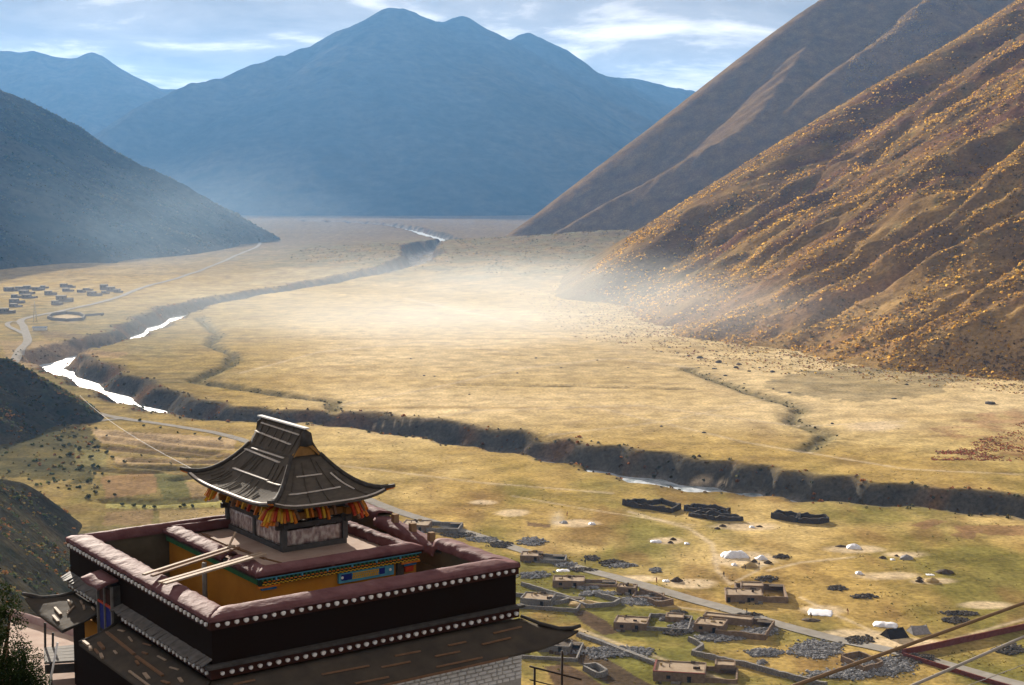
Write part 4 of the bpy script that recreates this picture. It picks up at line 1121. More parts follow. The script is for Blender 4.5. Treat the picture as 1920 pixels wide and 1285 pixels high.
# carved bracket tails fanning out under the eaves, painted yellow, orange and red
tails = [P_YELLOW, P_ORANGE, P_RED, P_YELLOW, P_ORANGE, MATS['brown_timber']]
def tail(x, y, dx, dy, z, k, ln=0.46):
    d = Vector((dx, dy, 0)).normalized()
    p0 = Vector((x, y, z + 0.12)); p1 = p0 + d * ln * 0.55 + Vector((0, 0, -0.14)); p2 = p0 + d * ln * 0.85 + Vector((0, 0, -0.40))
    mb = MB(); mb.beam(p0, p1, 0.085, 0.11); mb.beam(p1, p2, 0.085, 0.10, up=tuple(d), taper=0.85)
    Q(mb, 'bracket_tail', tails[k % len(tails)])
rt = random.Random(5)
k = 0
for cx, cy, lo, hi, num in ((-BW, -BL, 170, 285, 14), (BW, -BL, 262, 365, 11), (-BW, BL, 95, 195, 9), (BW, BL, 0, 90, 6)):
    for lay in (0, 1):
        for i in range(num if lay == 0 else num // 2):
            a = R(lo + (hi - lo) * (i + 0.5 * lay + 0.5) / num)
            tail(cx + 0.25 * math.cos(a), cy + 0.25 * math.sin(a), math.cos(a), math.sin(a), 110.12 - 0.14 * lay + rt.uniform(-0.05, 0.05), k, 0.55 + rt.uniform(-0.08, 0.1)); k += rt.choice((1, 1, 2, 3))
for x in (-0.42, -0.25, 0.02, 0.16, 0.32, 0.55):
    tail(x, -BL - 0.06, 0.05, -1, 110.02 + rt.uniform(-0.1, 0.08), k, 0.36); k += 1
for y in (-1.2, -0.8, -0.3, 0.1, 0.5, 0.9, 1.25):
    tail(-BW - 0.06, y, -1, 0, 110.05 + rt.uniform(-0.08, 0.05), k, 0.38); k += 1

# ================================================================== LOOSE TIMBER
def tw(u, v, z):
    p = Matrix.Rotation(TH, 3, 'Z') @ Vector((u, v, 0)); return Vector((FLx + p.x, FLy + p.y, z))
def timber(name, a, b, w, h, mat, label, group=None, cat='plank'):
    A_, B_ = tw(*a), tw(*b); c = (A_ + B_) / 2
    mb = MB(); mb.beam(A_ - c, B_ - c, w, h)
    o = mb.build(name, mat); o.location = c
    return prop(o, label, cat, group)
timber('plank', (-0.05, 4.28, 109.26), (3.48, 6.03, 109.22), 0.10, 0.05, pale_wood, 'long pale plank bridging to the terrace, farther of the upper pair', 'planks bridging the roof well')
timber('plank', (0.10, 4.05, 109.25), (3.52, 5.80, 109.21), 0.10, 0.05, brown_wood, 'long brown plank bridging to the terrace, nearer of the upper pair', 'planks bridging the roof well')
timber('plank', (-0.02, 3.22, 109.27), (3.78, 4.85, 109.20), 0.12, 0.05, pale_wood, 'broad pale plank bridging to the terrace, farther of the lower pair', 'planks bridging the roof well')
timber('plank', (0.02, 2.98, 109.28), (3.80, 4.58, 109.22), 0.14, 0.05, pale_wood, 'broad pale plank bridging to the terrace, nearest of the four long planks', 'planks bridging the roof well')
timber('plank', (4.10, 9.75, 108.79), (4.12, 7.6, 108.79), 0.12, 0.04, brown_wood, 'brown plank lying on the terrace left of the pavilion', 'planks on the terrace')
timber('plank', (4.14, 7.5, 108.79), (4.3, 5.6, 108.79), 0.11, 0.04, brown_wood, 'brown plank lying on the terrace in front of the pavilion corner', 'planks on the terrace')
timber('stick', (3.15, 5.75, 109.24), (3.55, 6.05, 109.62), 0.05, 0.05, pale_wood, 'short stick propped upright at the end of the upper planks', None, 'stick')
timber('stick', (3.9, 4.75, 109.02), (4.45, 4.8, 108.80), 0.05, 0.05, brown_wood, 'dark stick at the end of the lower planks on the terrace', None, 'stick')
offs = [(-0.90, 5.6, 5.05, .09, .06), (-1.13, 6.2, 5.75, .09, .06), (-1.14, 5.62, 5.38, .09, .06), (-1.12, 5.3, 4.92, .06, .05), (-1.13, 4.85, 4.5, .08, .05), (-0.85, 4.35, 4.62, .06, .03),
        (-0.75, 3.0, 3.3, .07, .04), (-0.25, 5.8, 5.5, .07, .03), (-0.25, 5.0, 4.6, .05, .03), (-0.40, 3.6, 3.35, .06, .04), (-0.25, 2.9, 2.4, .05, .03), (-0.85, 2.35, 1.9, .10, .03), (-0.75, 1.4, 1.05, .09, .03),
        (-0.32, 1.9, 1.5, .05, .03), (-0.42, 1.05, .75, .09, .03), (-0.18, 4.1, 3.7, .05, .03), (-1.05, 2.9, 1.3, .06, .04)]
for i, (u, v0, v1, w, h) in enumerate(offs):
    A_, B_ = on_side(u, v0, h / 2 + 0.012), on_side(u + random.uniform(-0.08, 0.08), v1, h / 2 + 0.012)
    timber('wood_offcut', A_, B_, w, h, pale_wood if i % 3 else brown_wood, 'wood offcut lying loose on the long side skirt roof', 'offcuts on the long side skirt roof', 'offcut')
for (u, v0, u1, v1, w) in ((-0.78, 9.7, -0.85, 8.95, .08), (-1.02, 9.15, -1.08, 8.5, .08), (-0.35, 9.75, -0.42, 9.3, .05), (-0.40, 9.05, -0.72, 8.75, .05), (-0.22, 8.75, -0.30, 8.45, .06), (-0.62, 8.95, -0.66, 8.88, .05), (-0.12, 8.3, -0.15, 8.0, .05), (-0.15, 9.2, -0.2, 8.9, .05)):
    timber('wood_offcut', on_side(u, v0, 0.035), on_side(u1, v1, 0.035), w, 0.045, pale_wood, 'wood offcut lying loose on the small rear skirt roof', 'offcuts on the rear skirt roof', 'offcut')

# ================================================================== LOWER ROOFS BESIDE THE TEMPLE
def loc_uv(px, py, z):
    p = U(px, py, z); q = Matrix.Rotation(-TH, 3, 'Z') @ Vector((p[0] - FLx, p[1] - FLy, 0)); return (q.x, q.y)
annex = empty('annex_building', tuple(tw(1.0, 15.0, 98.0)), TH)
prop(annex, 'low outbuilding with pale reddish clay roof behind the dark juniper', 'building')
AO = (-1.0, -15.0, -98.0)
poly = [loc_uv(20, 1154, 104.3), loc_uv(160, 1196, 104.3), loc_uv(165, 1290, 104.3), loc_uv(60, 1300, 104.3), loc_uv(0, 1230, 104.3)]
MB().prism(poly, 98.0, 104.15).build('wall', olive, annex, AO)
MB().prism(poly, 104.153, 104.30).build('roof', deck_mud, annex, AO)
e0, e1 = Vector((*loc_uv(20, 1154, 104.3), 104.38)), Vector((*loc_uv(163, 1198, 104.3), 104.38))
rows = [[e0 + (e1 - e0) * j / 24 + Vector((dx, dy, dz + 0.05 * fbm(np.array([j * 0.35]), np.array([dx * 9]), 2, 71)[0])) for j in range(25)] for dx, dy, dz in ((0.30, -0.55, -0.08), (0.18, -0.40, 0.12), (0.0, -0.15, 0.2), (-0.15, 0.12, 0.12), (-0.2, 0.22, -0.1))]
MB().sheet(rows, 0.05).build('coping', M('red_clay_sun_tinted', (0.42, 0.31, 0.29), (0.30, 0.19, 0.18), scale=0.4, rough=0.9, bump=0.03), annex, AO)  # red clay coping; its sunlit pink is put into the colour
w0, w1, w2, w3 = [tw(*loc_uv(*p, 105.0), 105.0) for p in ((82, 1216), (222, 1203), (222, 1236), (84, 1244))]
walk = empty('timber_walkway', tuple((w0 + w2) / 2 - Vector((0, 0, 1.0))))
prop(walk, 'timber walkway with clay-covered deck joining the temple to the outbuilding', 'walkway')
wc = (w0 + w2) / 2 - Vector((0, 0, 1.0))
for i in range(5):
    a, b = w0 + (w3 - w0) * (i + 0.5) / 5, w1 + (w2 - w1) * (i + 0.5) / 5
    MB().beam(a - wc, b - wc, (w3 - w0).length / 5 * 0.97, 0.07).build('board', grey_wood, walk)
for a, b in ((w3, w2), (w0, w1)):
    MB().beam(a - wc - Vector((0, 0, 0.2)), b - wc - Vector((0, 0, 0.2)), 0.12, 0.26).build('beam', dark_wood, walk)
for q, t in ((0.02, 0.85), (0.12, 0.5)):
    p = w0 + (w1 - w0) * q - wc; MB().beam(p, p + Vector((0.02, 0, t)), 0.06, 0.06).build('post', dark_wood, walk)
for q in (0.08, 0.62, 0.85):
    p = w3 + (w2 - w3) * q - wc; MB().beam(p - Vector((0, 0, 3)), p, 0.06, 0.06).build('post', dark_wood, walk)
a, b = AT(92, 1290, 33), AT(108, 1205, 33)
c = (a + b) / 2
o = MB().tube([tuple(a - c), tuple(b - c)], 0.025, 6).build('pale_pole', white_p); o.location = tuple(c); prop(o, 'thin pale pole leaning beside the walkway and juniper', 'pole')

# ================================================================== JUNIPER AT THE PICTURE'S EDGE
def leaf_cloud(centres, n, size, seed, squash=0.8):
    """thousands of small leaf faces through a set of clumps (x, y, z, r)"""
    rg = np.random.default_rng(seed); C = np.array(centres, float)
    wgt = C[:, 3] ** 2.4; wgt /= wgt.sum()
    idx = rg.choice(len(C), n, p=wgt)
    d = rg.normal(size=(n, 3)); d /= np.linalg.norm(d, axis=1)[:, None]
    r = C[idx, 3] * (0.45 + 0.6 * rg.random(n) ** 0.6)
    P = C[idx, :3] + d * r[:, None] * np.array([1, 1, squash])
    a = rg.normal(size=(n, 3)); a /= np.linalg.norm(a, axis=1)[:, None]
    b = np.cross(a, d + 0.6 * rg.normal(size=(n, 3))); b /= np.linalg.norm(b, axis=1)[:, None] + 1e-9
    s = size * (0.6 + 0.8 * rg.random(n))[:, None]
    V = np.stack([P - a * s - b * s * 0.3, P + b * s * 0.5, P + a * s, P - b * s * 0.5 + d * s * 0.3], 1).reshape(-1, 3)
    return V, np.arange(4 * n).reshape(n, 4)
jun_leaf = tinted('juniper_needles', 0.3, 0.5, rough=0.8, leafy=0.35)
jx = AT(-10, 1285, 24.0)
jun = empty('juniper_bush', (jx[0], jx[1], jx[2] - 2.2))
prop(jun, 'dark green juniper bush rising beside the walkway at the corner', 'bush')
cl = []
rj = random.Random(2)
for (px, py, dd, r) in ((-10, 1130, 24.2, 0.28), (20, 1150, 24.3, 0.22), (-30, 1180, 24, 0.42), (15, 1215, 23.9, 0.36), (50, 1240, 24.1, 0.30), (20, 1270, 23.7, 0.5), (62, 1275, 24.0, 0.26), (-60, 1250, 23.8, 0.6), (-90, 1170, 24, 0.5), (40, 1300, 23.8, 0.5), (5, 1105, 24.2, 0.16), (38, 1170, 24.2, 0.14), (-30, 1360, 23.9, 0.9)):
    p = AT(px, py, dd) - np.array(jun.location)
    cl.append((*p, r))
    for _ in range(4):
        q = np.array([rj.gauss(0, 1), rj.gauss(0, 1), rj.gauss(0, 1)]) * r * 0.55
        cl.append((*(p + q), r * 0.45))
V, Fq = leaf_cloud(cl, 42000, 0.021, 5)
cc = np.tile([0.018, 0.028, 0.010], (len(V), 1)) * (0.6 + 0.8 * np.repeat(np.random.default_rng(1).random((len(V) // 4, 1)), 4, 0))
link('crown', np_mesh('crown', V, Fq, cc, False), jun_leaf, jun)
tb = MB()
tb.tube([(0, 0, -0.5), (0.05, 0, 1.2), (-0.05, 0.1, 2.4), (0.0, 0.1, 3.4)], [0.16, 0.12, 0.09, 0.04], 8)
for c in cl[:30:5]: tb.tube([(0, 0.05, 1.4), (c[0] * 0.6, c[1] * 0.6, c[2] * 0.8), c[:3]], [0.06, 0.04, 0.015], 6)
tb.build('trunk', brown_wood, jun)

# ================================================================== SCRUB, AS LOW DOMES OF TWIGS
def domes(name, P, S, cols, seed, mat, flat=0.75, nrm=None):
    """one mesh of many small lumpy bushes: P (n,3) base points, S (n,) radii"""
    rg = np.random.default_rng(seed); n = len(P); k = 5
    a = np.linspace(0, 2 * np.pi, k, endpoint=False)[None] + rg.random((n, 1)) * 6
    def ring(r, z, j):
        rr = r * (1 + j * (rg.random((n, k)) - 0.5))
        return np.stack([np.cos(a) * rr * S[:, None], np.sin(a) * rr * S[:, None], (z + 0.25 * (rg.random((n, k)) - 0.5)) * S[:, None] * flat], -1)
    V = np.concatenate([ring(0.75, -0.15, 0.5), ring(1.0, 0.45, 0.6), ring(0.6, 0.95, 0.7)], 1)
    top = np.zeros((n, 1, 3)); top[:, 0, 2] = S * flat * 1.15
    V = np.concatenate([V, top], 1) + P[:, None, :]
    m = 3 * k + 1
    f = []
    for r in range(2):
        for j in range(k):
            f += [(r * k + j, r * k + (j + 1) % k, (r + 1) * k + (j + 1) % k), (r * k + j, (r + 1) * k + (j + 1) % k, (r + 1) * k + j)]
    for j in range(k): f.append((2 * k + j, 2 * k + (j + 1) % k, 3 * k))
    Fq = (np.array(f)[None] + (np.arange(n) * m)[:, None, None]).reshape(-1, 3)
    C = np.repeat(cols, m, 0) * (0.85 + 0.3 * rg.random((n * m, 1)))
    o = link(name, np_mesh(name, V.reshape(-1, 3), Fq, C, True), mat)
    return prop(o, kind='stuff')
def tufts(name, P, S, cols, seed, mat, flat=0.8, k=7):
    """one mesh of many loose bushes, each a handful of leafy sprays standing up and out from its foot"""
    rg_ = np.random.default_rng(seed); n = len(P)
    d = rg_.normal(size=(n, k, 3)); d[..., 2] = np.abs(d[..., 2]) * 0.8 + 0.15; d /= np.linalg.norm(d, axis=-1, keepdims=True)
    c = P[:, None] + d * (S[:, None, None] * (0.35 + 0.5 * rg_.random((n, k, 1)))) * np.array([1, 1, flat])
    a = rg_.normal(size=(n, k, 3)); a -= d * (a * d).sum(-1, keepdims=True); a /= np.linalg.norm(a, axis=-1, keepdims=True)
    b = np.cross(d, a) * 0.6 + d * 0.7
    s = S[:, None, None] * (0.38 + 0.3 * rg_.random((n, k, 1)))
    V = np.stack([c - a * s - b * s * 0.6, c + a * s * 0.8 - b * s * 0.5, c + a * s * 0.9 + b * s * 0.7, c - a * s * 0.6 + b * s], 2).reshape(-1, 3)
    C = np.repeat(np.repeat(cols, k, 0) * (0.75 + 0.5 * rg_.random((n * k, 1))), 4, 0)
    return prop(link(name, np_mesh(name, V, np.arange(len(V)).reshape(-1, 4), C, False), mat), kind='stuff')
scrub_mat = tinted('bush', 0.7, 0.35, leafy=0.55)
rg = np.random.default_rng(77)
def pick(cols, n, p=None):
    C = np.array(cols); return C[rg.choice(len(C), n, p=p)]
# right mountainside, near flank: golden tufts over brown heath
n = 135000
r_ = 780 * (2500 / 780) ** (rg.random(n) ** 1.25); t_ = np.radians(0.5 + 24 * rg.random(n))
x, y = r_ * np.sin(t_), r_ * np.cos(t_)
z, u = right_h(x, y)
den = fbm(x / 60, y / 60, 3, 601) + 0.5 * fbm(x / 14, y / 14, 2, 602)
ok = (u > 6) & (z > -1) & (den + 0.55 * rg.random(n) > 0.18)
x, y, z, den = x[ok][:68000], y[ok][:68000], z[ok][:68000], den[ok][:68000]
n = len(x)
S = (0.55 + 1.15 * rg.random(n) ** 2.0) * (1 + 0.15 * (y > 1400))
gold = (rg.random(n) < 0.56 + 0.5 * den)[:, None]
C = np.where(gold, pick([(0.66, 0.41, 0.08), (0.58, 0.35, 0.07), (0.50, 0.28, 0.055), (0.36, 0.21, 0.05)], n), pick([(0.17, 0.11, 0.05), (0.24, 0.15, 0.06), (0.13, 0.105, 0.045)], n))
tufts('mountain_scrub', np.stack([x, y, z], -1), S, C, 1, scrub_mat, k=5)
# the farther spur
n = 60000
r_ = 2450 + 900 * rg.random(n); t_ = np.radians(-1.5 + 18 * rg.random(n))
x, y = r_ * np.sin(t_), r_ * np.cos(t_)
z, u = right_h(x, y)
den = fbm(x / 70, y / 70, 3, 611)
ok = (u > 4) & (z > 0) & (den + 0.5 * rg.random(n) > 0.2)
x, y, z = x[ok][:13000], y[ok][:13000], z[ok][:13000]; n = len(x)
tufts('spur_scrub', np.stack([x, y, z], -1), 0.9 + 1.1 * rg.random(n), pick([(0.46, 0.31, 0.09), (0.34, 0.22, 0.075), (0.2, 0.13, 0.055)], n), 2, scrub_mat, k=5)
# hills on the left
def hill_scrub(name, ridges, k, seed, amps, x0, x1, y0, y1, n, smin, smax_, cols, cap=None):
    x = x0 + (x1 - x0) * rg.random(n); y = y0 + (y1 - y0) * rg.random(n)
    z = body_h(x, y, ridges, k, seed, amps)
    den = fbm(x / (20 * smax_), y / (20 * smax_), 3, seed + 3)
    px, py = PX(x, y, z)
    ok = (z > 0.5) & (den + 0.5 * rg.random(n) > 0.22) & (px > -120) & (px < 620) & (py < 1400) & (y > 60)
    if cap is not None: ok &= cap(x, y)
    P = np.stack([x, y, z], -1)[ok]
    return tufts(name, P, smin + (smax_ - smin) * rg.random(len(P)) ** 1.7, pick(cols, len(P)), seed, scrub_mat, 0.8, 5)
olives = [(0.055, 0.065, 0.026), (0.075, 0.075, 0.032), (0.12, 0.09, 0.035), (0.17, 0.085, 0.035), (0.045, 0.055, 0.028)]
hill_scrub('hill_scrub', HA, 8, 390, (2, (4, 70), (2.5, 22), (0.8, 6)), -420, -190, 660, 860, 16000, 0.35, 1.2, olives)
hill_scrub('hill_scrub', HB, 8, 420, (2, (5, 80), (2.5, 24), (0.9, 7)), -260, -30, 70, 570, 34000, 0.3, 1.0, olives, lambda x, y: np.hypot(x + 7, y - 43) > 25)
hill_scrub('hill_scrub', ML1, 25, 360, (9, (16, 300), (9, 90), (3, 25)), -1300, -500, 2000, 3600, 24000, 1.2, 4.0, [(0.05, 0.055, 0.03), (0.08, 0.07, 0.035), (0.10, 0.075, 0.04)])
# river banks, fan and the small streams
n = 40000
x = -450 + 900 * rg.random(n); y = 430 + 2300 * rg.random(n) ** 1.6
zf, d, dn = floor_h(x, y)
fand = np.hypot(x - FAN_C[0], (y - FAN_C[1]) * 0.8)
bank = (dn > 10) & (dn < 27)
fan = (fand < 560) & (fbm(x / 40, y / 40, 3, 621) + 0.4 * rg.random(n) > 0.25)
gapb = (PX(x, y, zf)[0] < 185) & (PX(x, y, zf)[1] > 775) & (PX(x, y, zf)[1] < 920) & (rg.random(n) < 0.9)
st = np.minimum(segs(x, y, STREAM, 30)[0], np.minimum(segs(x, y, STREAM_R, 30)[0], segs(x, y, SCARP, 30)[0])) < 5.5
foot = (np.abs(x - np.interp(y, FOOT_Y, FOOT_X)) < 45) & (rg.random(n) < 0.5)
for nm, ok, s0, s1, cols in (('bank_scrub', bank, 0.5, 1.3, [(0.10, 0.07, 0.04), (0.20, 0.085, 0.03), (0.08, 0.075, 0.04)]), ('fan_scrub', fan & ~bank, 0.6, 1.7, [(0.12, 0.10, 0.05), (0.08, 0.08, 0.04), (0.26, 0.17, 0.06)]),
                             ('gully_scrub', gapb & ~bank, 0.4, 1.4, olives), ('stream_scrub', st & ~bank, 0.4, 1.0, [(0.08, 0.075, 0.035), (0.10, 0.085, 0.045)]), ('foot_scrub', foot & ~bank, 0.4, 1.1, [(0.20, 0.09, 0.05), (0.16, 0.12, 0.06), (0.12, 0.10, 0.05)])):
    P = np.stack([x, y, zf], -1)[ok]
    tufts(nm, P, s0 + (s1 - s0) * rg.random(len(P)) ** 1.5, pick(cols, len(P)), 9, scrub_mat)
# loose scrub thinning out from the slope foot onto the meadow
n = 9000
y = 850 + 900 * rg.random(n) ** 1.3
x = np.interp(y, FOOT_Y, FOOT_X) + 20 - 95 * rg.random(n) ** 2.2 + 12 * fbm(y / 30, y * 0, 3, 91)
zf, d, dn = floor_h(x, y); zr = right_h(x, y)[0]
ok = fbm(x / 22, y / 22, 3, 641) + 0.5 * rg.random(n) > 0.12
P = np.stack([x, y, np.maximum(zf, zr)], -1)[ok]
tufts('foot_scrub', P, 0.3 + 0.7 * rg.random(len(P)) ** 2, pick([(0.30, 0.19, 0.07), (0.20, 0.12, 0.055), (0.16, 0.13, 0.06), (0.24, 0.10, 0.05), (0.42, 0.29, 0.08)], len(P)), 15, scrub_mat, 0.7, 5)
# red autumn shrubs at the right edge of the meadow
n = 5200
q_ = rg.random((n, 2)); px_ = 1745 + 320 * q_[:, 0]; py_ = 862 - (20 + 95 * sstep(0, 1, q_[:, 0])) * q_[:, 1] ** 1.1
t_ = -(CAM_H) / (-SP + (642.5 - py_) / FPX * CP); x = (px_ - 960) / FPX * t_; y = (CP + (642.5 - py_) / FPX * SP) * t_
zf, d, dn = floor_h(x, y)
ok = fbm(x / 18, y / 18, 3, 651) + 0.4 * rg.random(n) > 0.2
P = np.stack([x, y, zf], -1)[ok]
tufts('red_scrub', P, 0.2 + 0.5 * rg.random(len(P)) ** 2, pick([(0.22, 0.06, 0.04), (0.28, 0.09, 0.05), (0.18, 0.11, 0.05)], len(P)), 16, scrub_mat, 0.7, 5)
# grass tussocks on the near bank
n = 17000
px_ = 130 + 1850 * rg.random(n); py_ = 800 + 500 * rg.random(n)
t_ = -(CAM_H) / (-SP + (642.5 - py_) / FPX * CP); x = (px_ - 960) / FPX * t_; y = (CP + (642.5 - py_) / FPX * SP) * t_
zf, d, dn = floor_h(x, y)
ok = (fbm(x / 25, y / 25, 3, 631) + 0.35 * rg.random(n) > 0.32) & (dn > 30)
P = np.stack([x, y, zf - 0.05], -1)[ok]
tufts('tussock_grass', P, 0.12 + 0.30 * rg.random(len(P)) ** 2, pick([(0.17, 0.14, 0.045), (0.24, 0.17, 0.06), (0.13, 0.12, 0.04)], len(P)), 12, scrub_mat, 0.7)
# bushes that stand singly in the terraced fields
leafy = tinted('leafy_bush', 0.5, 0.4, leafy=0.4)
bushes = []
for k in range(3):
    r0 = random.Random(40 + k)
    cl = [(r0.uniform(-.5, .5), r0.uniform(-.5, .5), r0.uniform(.35, .9), r0.uniform(.3, .5)) for _ in range(7)]
    V, Fq = leaf_cloud(cl, 500, 0.12, 60 + k)
    me = np_mesh('bush_foliage', V, Fq, np.tile([0.06, 0.065, 0.028], (len(V), 1)) * (0.6 + 0.8 * np.repeat(np.random.default_rng(k).random((500, 1)), 4, 0)), False); me.materials.append(leafy)
    st_ = MB()
    for q in range(4):
        st_.tube([(0, 0, -0.2), (cl[q][0] * 0.5, cl[q][1] * 0.5, 0.35), cl[q][:3]], [0.05, 0.035, 0.015], 5)
    sm_ = st_.mesh('stems'); sm_.materials.append(brown_wood); bushes.append((me, sm_))
for i, (px, py, s) in enumerate([(160, 795, 1), (262, 790, 1.6), (270, 800, 1.3), (300, 803, 1), (333, 812, .9), (365, 815, 1), (412, 825, 1.6), (200, 818, .8), (225, 815, .8), (185, 840, 1.6), (200, 850, 1.6), (170, 860, 1.8), (150, 845, 2), (175, 875, 1.6), (210, 860, 1.5), (235, 868, 1.4),
                                 (265, 855, .8), (345, 950, 1.4), (360, 951, 1.3), (338, 952, .9), (230, 948, 1.2), (250, 950, 1.3), (270, 952, 1.2), (290, 953, 1.2), (180, 925, 1.4), (165, 935, 1.8), (215, 930, 1.2), (165, 905, 1.5), (192, 890, 1.0), (205, 905, 1.1), (150, 880, 2.0), (130, 855, 2.0), (120, 838, 1.5), (110, 825, 1.4),
                                 (140, 820, 1.4), (180, 805, 1.2), (120, 800, 1.0), (320, 870, .8), (280, 868, .8), (225, 840, .9)]):
    p = G(px, py); e_ = empty('field_bush', tuple(p), random.uniform(0, 6)); e_.scale = (s * 0.85, s * 0.85, s * 0.8)
    prop(e_, 'small dark bush by the road above the terraced fields' if py < 828 and px > 195 else ('dark bush in the scrubby band beside the left hill' if px < 195 else ('dark bush in the hedge line along the lowest field' if py > 940 else 'small dark bush between the brown terraced fields')), 'bush', 'bushes in the terraced fields')
    me, sm_ = bushes[i % 3]
    for nm, mm in (('foliage', me), ('stems', sm_)):
        o = bpy.data.objects.new(nm, mm); COL.objects.link(o); o.parent = e_

# ================================================================== VILLAGE BELOW THE ROAD
mudwall = M('rammed_earth', (0.26, 0.185, 0.125), (0.15, 0.105, 0.072), scale=0.9, rough=0.95, bump=0.08, bscale=0.5)
mudroof = M('beaten_earth_roof', (0.37, 0.285, 0.195), (0.27, 0.20, 0.135), scale=1.5, rough=0.95, bump=0.03)
drystone = M('dry_stone', (0.27, 0.25, 0.23), (0.12, 0.11, 0.10), scale=0.45, rough=0.95, bump=0.2, bscale=0.4, c3=(0.36, 0.34, 0.32))
darkstone = M('dark_ruin_stone', (0.085, 0.07, 0.06), (0.045, 0.038, 0.033), scale=0.5, rough=0.95, bump=0.2, bscale=0.4)
shadow_in = M('dark_opening', (0.03, 0.025, 0.02), (0.02, 0.016, 0.014), scale=0.5, rough=0.9)
redwall = M('red_washed_wall', (0.20, 0.065, 0.045), (0.13, 0.04, 0.03), scale=1.0, rough=0.9, bump=0.04)
straw = M('straw', (0.46, 0.34, 0.16), (0.32, 0.22, 0.10), scale=0.4, rough=0.95, bump=0.1)
dung = M('dark_thatch_heap', (0.11, 0.08, 0.055), (0.06, 0.045, 0.032), scale=0.5, rough=0.95, bump=0.15)
wtarp = M('white_tarp', (0.82, 0.82, 0.84), (0.62, 0.62, 0.68), scale=0.8, rough=0.45, bump=0.12, bscale=0.7)
gtarp = M('grey_tent_cloth', (0.30, 0.29, 0.29), (0.20, 0.19, 0.19), scale=0.6, rough=0.8, bump=0.05)
ktarp = M('black_yak_hair', (0.035, 0.028, 0.025), (0.02, 0.016, 0.014), scale=0.4, rough=0.95, bump=0.04)

def lumpy_wall(pts, h, w, seed=0, jag=0.25, step=1.0, z0=-0.6):
    """a rough-topped wall along ground points (local to the first), returned as a builder"""
    mb = MB(); P = [np.array(p, float) for p in pts]
    L = [0]
    for a, b in zip(P[:-1], P[1:]): L.append(L[-1] + np.hypot(*(b - a)[:2]))
    n = max(2, int(L[-1] / step)); s = np.linspace(0, L[-1], n + 1)
    A = np.array(P); x, y, z = (np.interp(s, L, A[:, i]) for i in range(3))
    tx, ty = np.gradient(x), np.gradient(y); q = np.hypot(tx, ty) + 1e-9; nx, ny = -ty / q, tx / q
    hh = h * (1 + jag * fbm(s / 2.7, s * 0 + seed * 3.1, 3, seed)); wv = w * (1 + 0.25 * fbm(s / 1.9, s * 0 + 5, 2, seed + 1))
    vs, fs = [], []
    prof = [(-0.62, 0), (-0.5, 0.55), (-0.40, 1.0), (0.40, 1.0), (0.5, 0.55), (0.62, 0)]
    for i in range(n + 1):
        for k, (a, b) in enumerate(prof):
            vs.append((x[i] + nx[i] * a * wv[i], y[i] + ny[i] * a * wv[i], z[i] + (z0 if b == 0 else b * hh[i])))
    m = len(prof)
    for i in range(n):
        for k in range(m - 1): fs.append((i * m + k, i * m + k + 1, (i + 1) * m + k + 1, (i + 1) * m + k))
    fs += [tuple(range(m)), tuple(n * m + k for k in reversed(range(m)))]
    return mb.add(vs, fs, False)
def ground_wall(name, px, h, w, mat, label, cat='wall', group=None, jag=0.25, close=False, step=1.0):
    P = [G(*p) for p in px]
    if close: P.append(P[0])
    base = P[0].copy()
    # follow the ground between the points
    Q_ = []
    for a, b in zip(P[:-1], P[1:]):
        n = max(1, int(np.hypot(*(b - a)[:2]) / 6))
        for i in range(n):
            q = a + (b - a) * i / n; q[2] = floor_z(q[0], q[1]); Q_.append(q)
    Q_.append(P[-1])
    mb = lumpy_wall([q - base for q in Q_], h, w, seed=int(base[0]) % 97, jag=jag, step=step)
    o = mb.build(name, mat); o.location = tuple(base)
    return prop(o, label, cat, group)

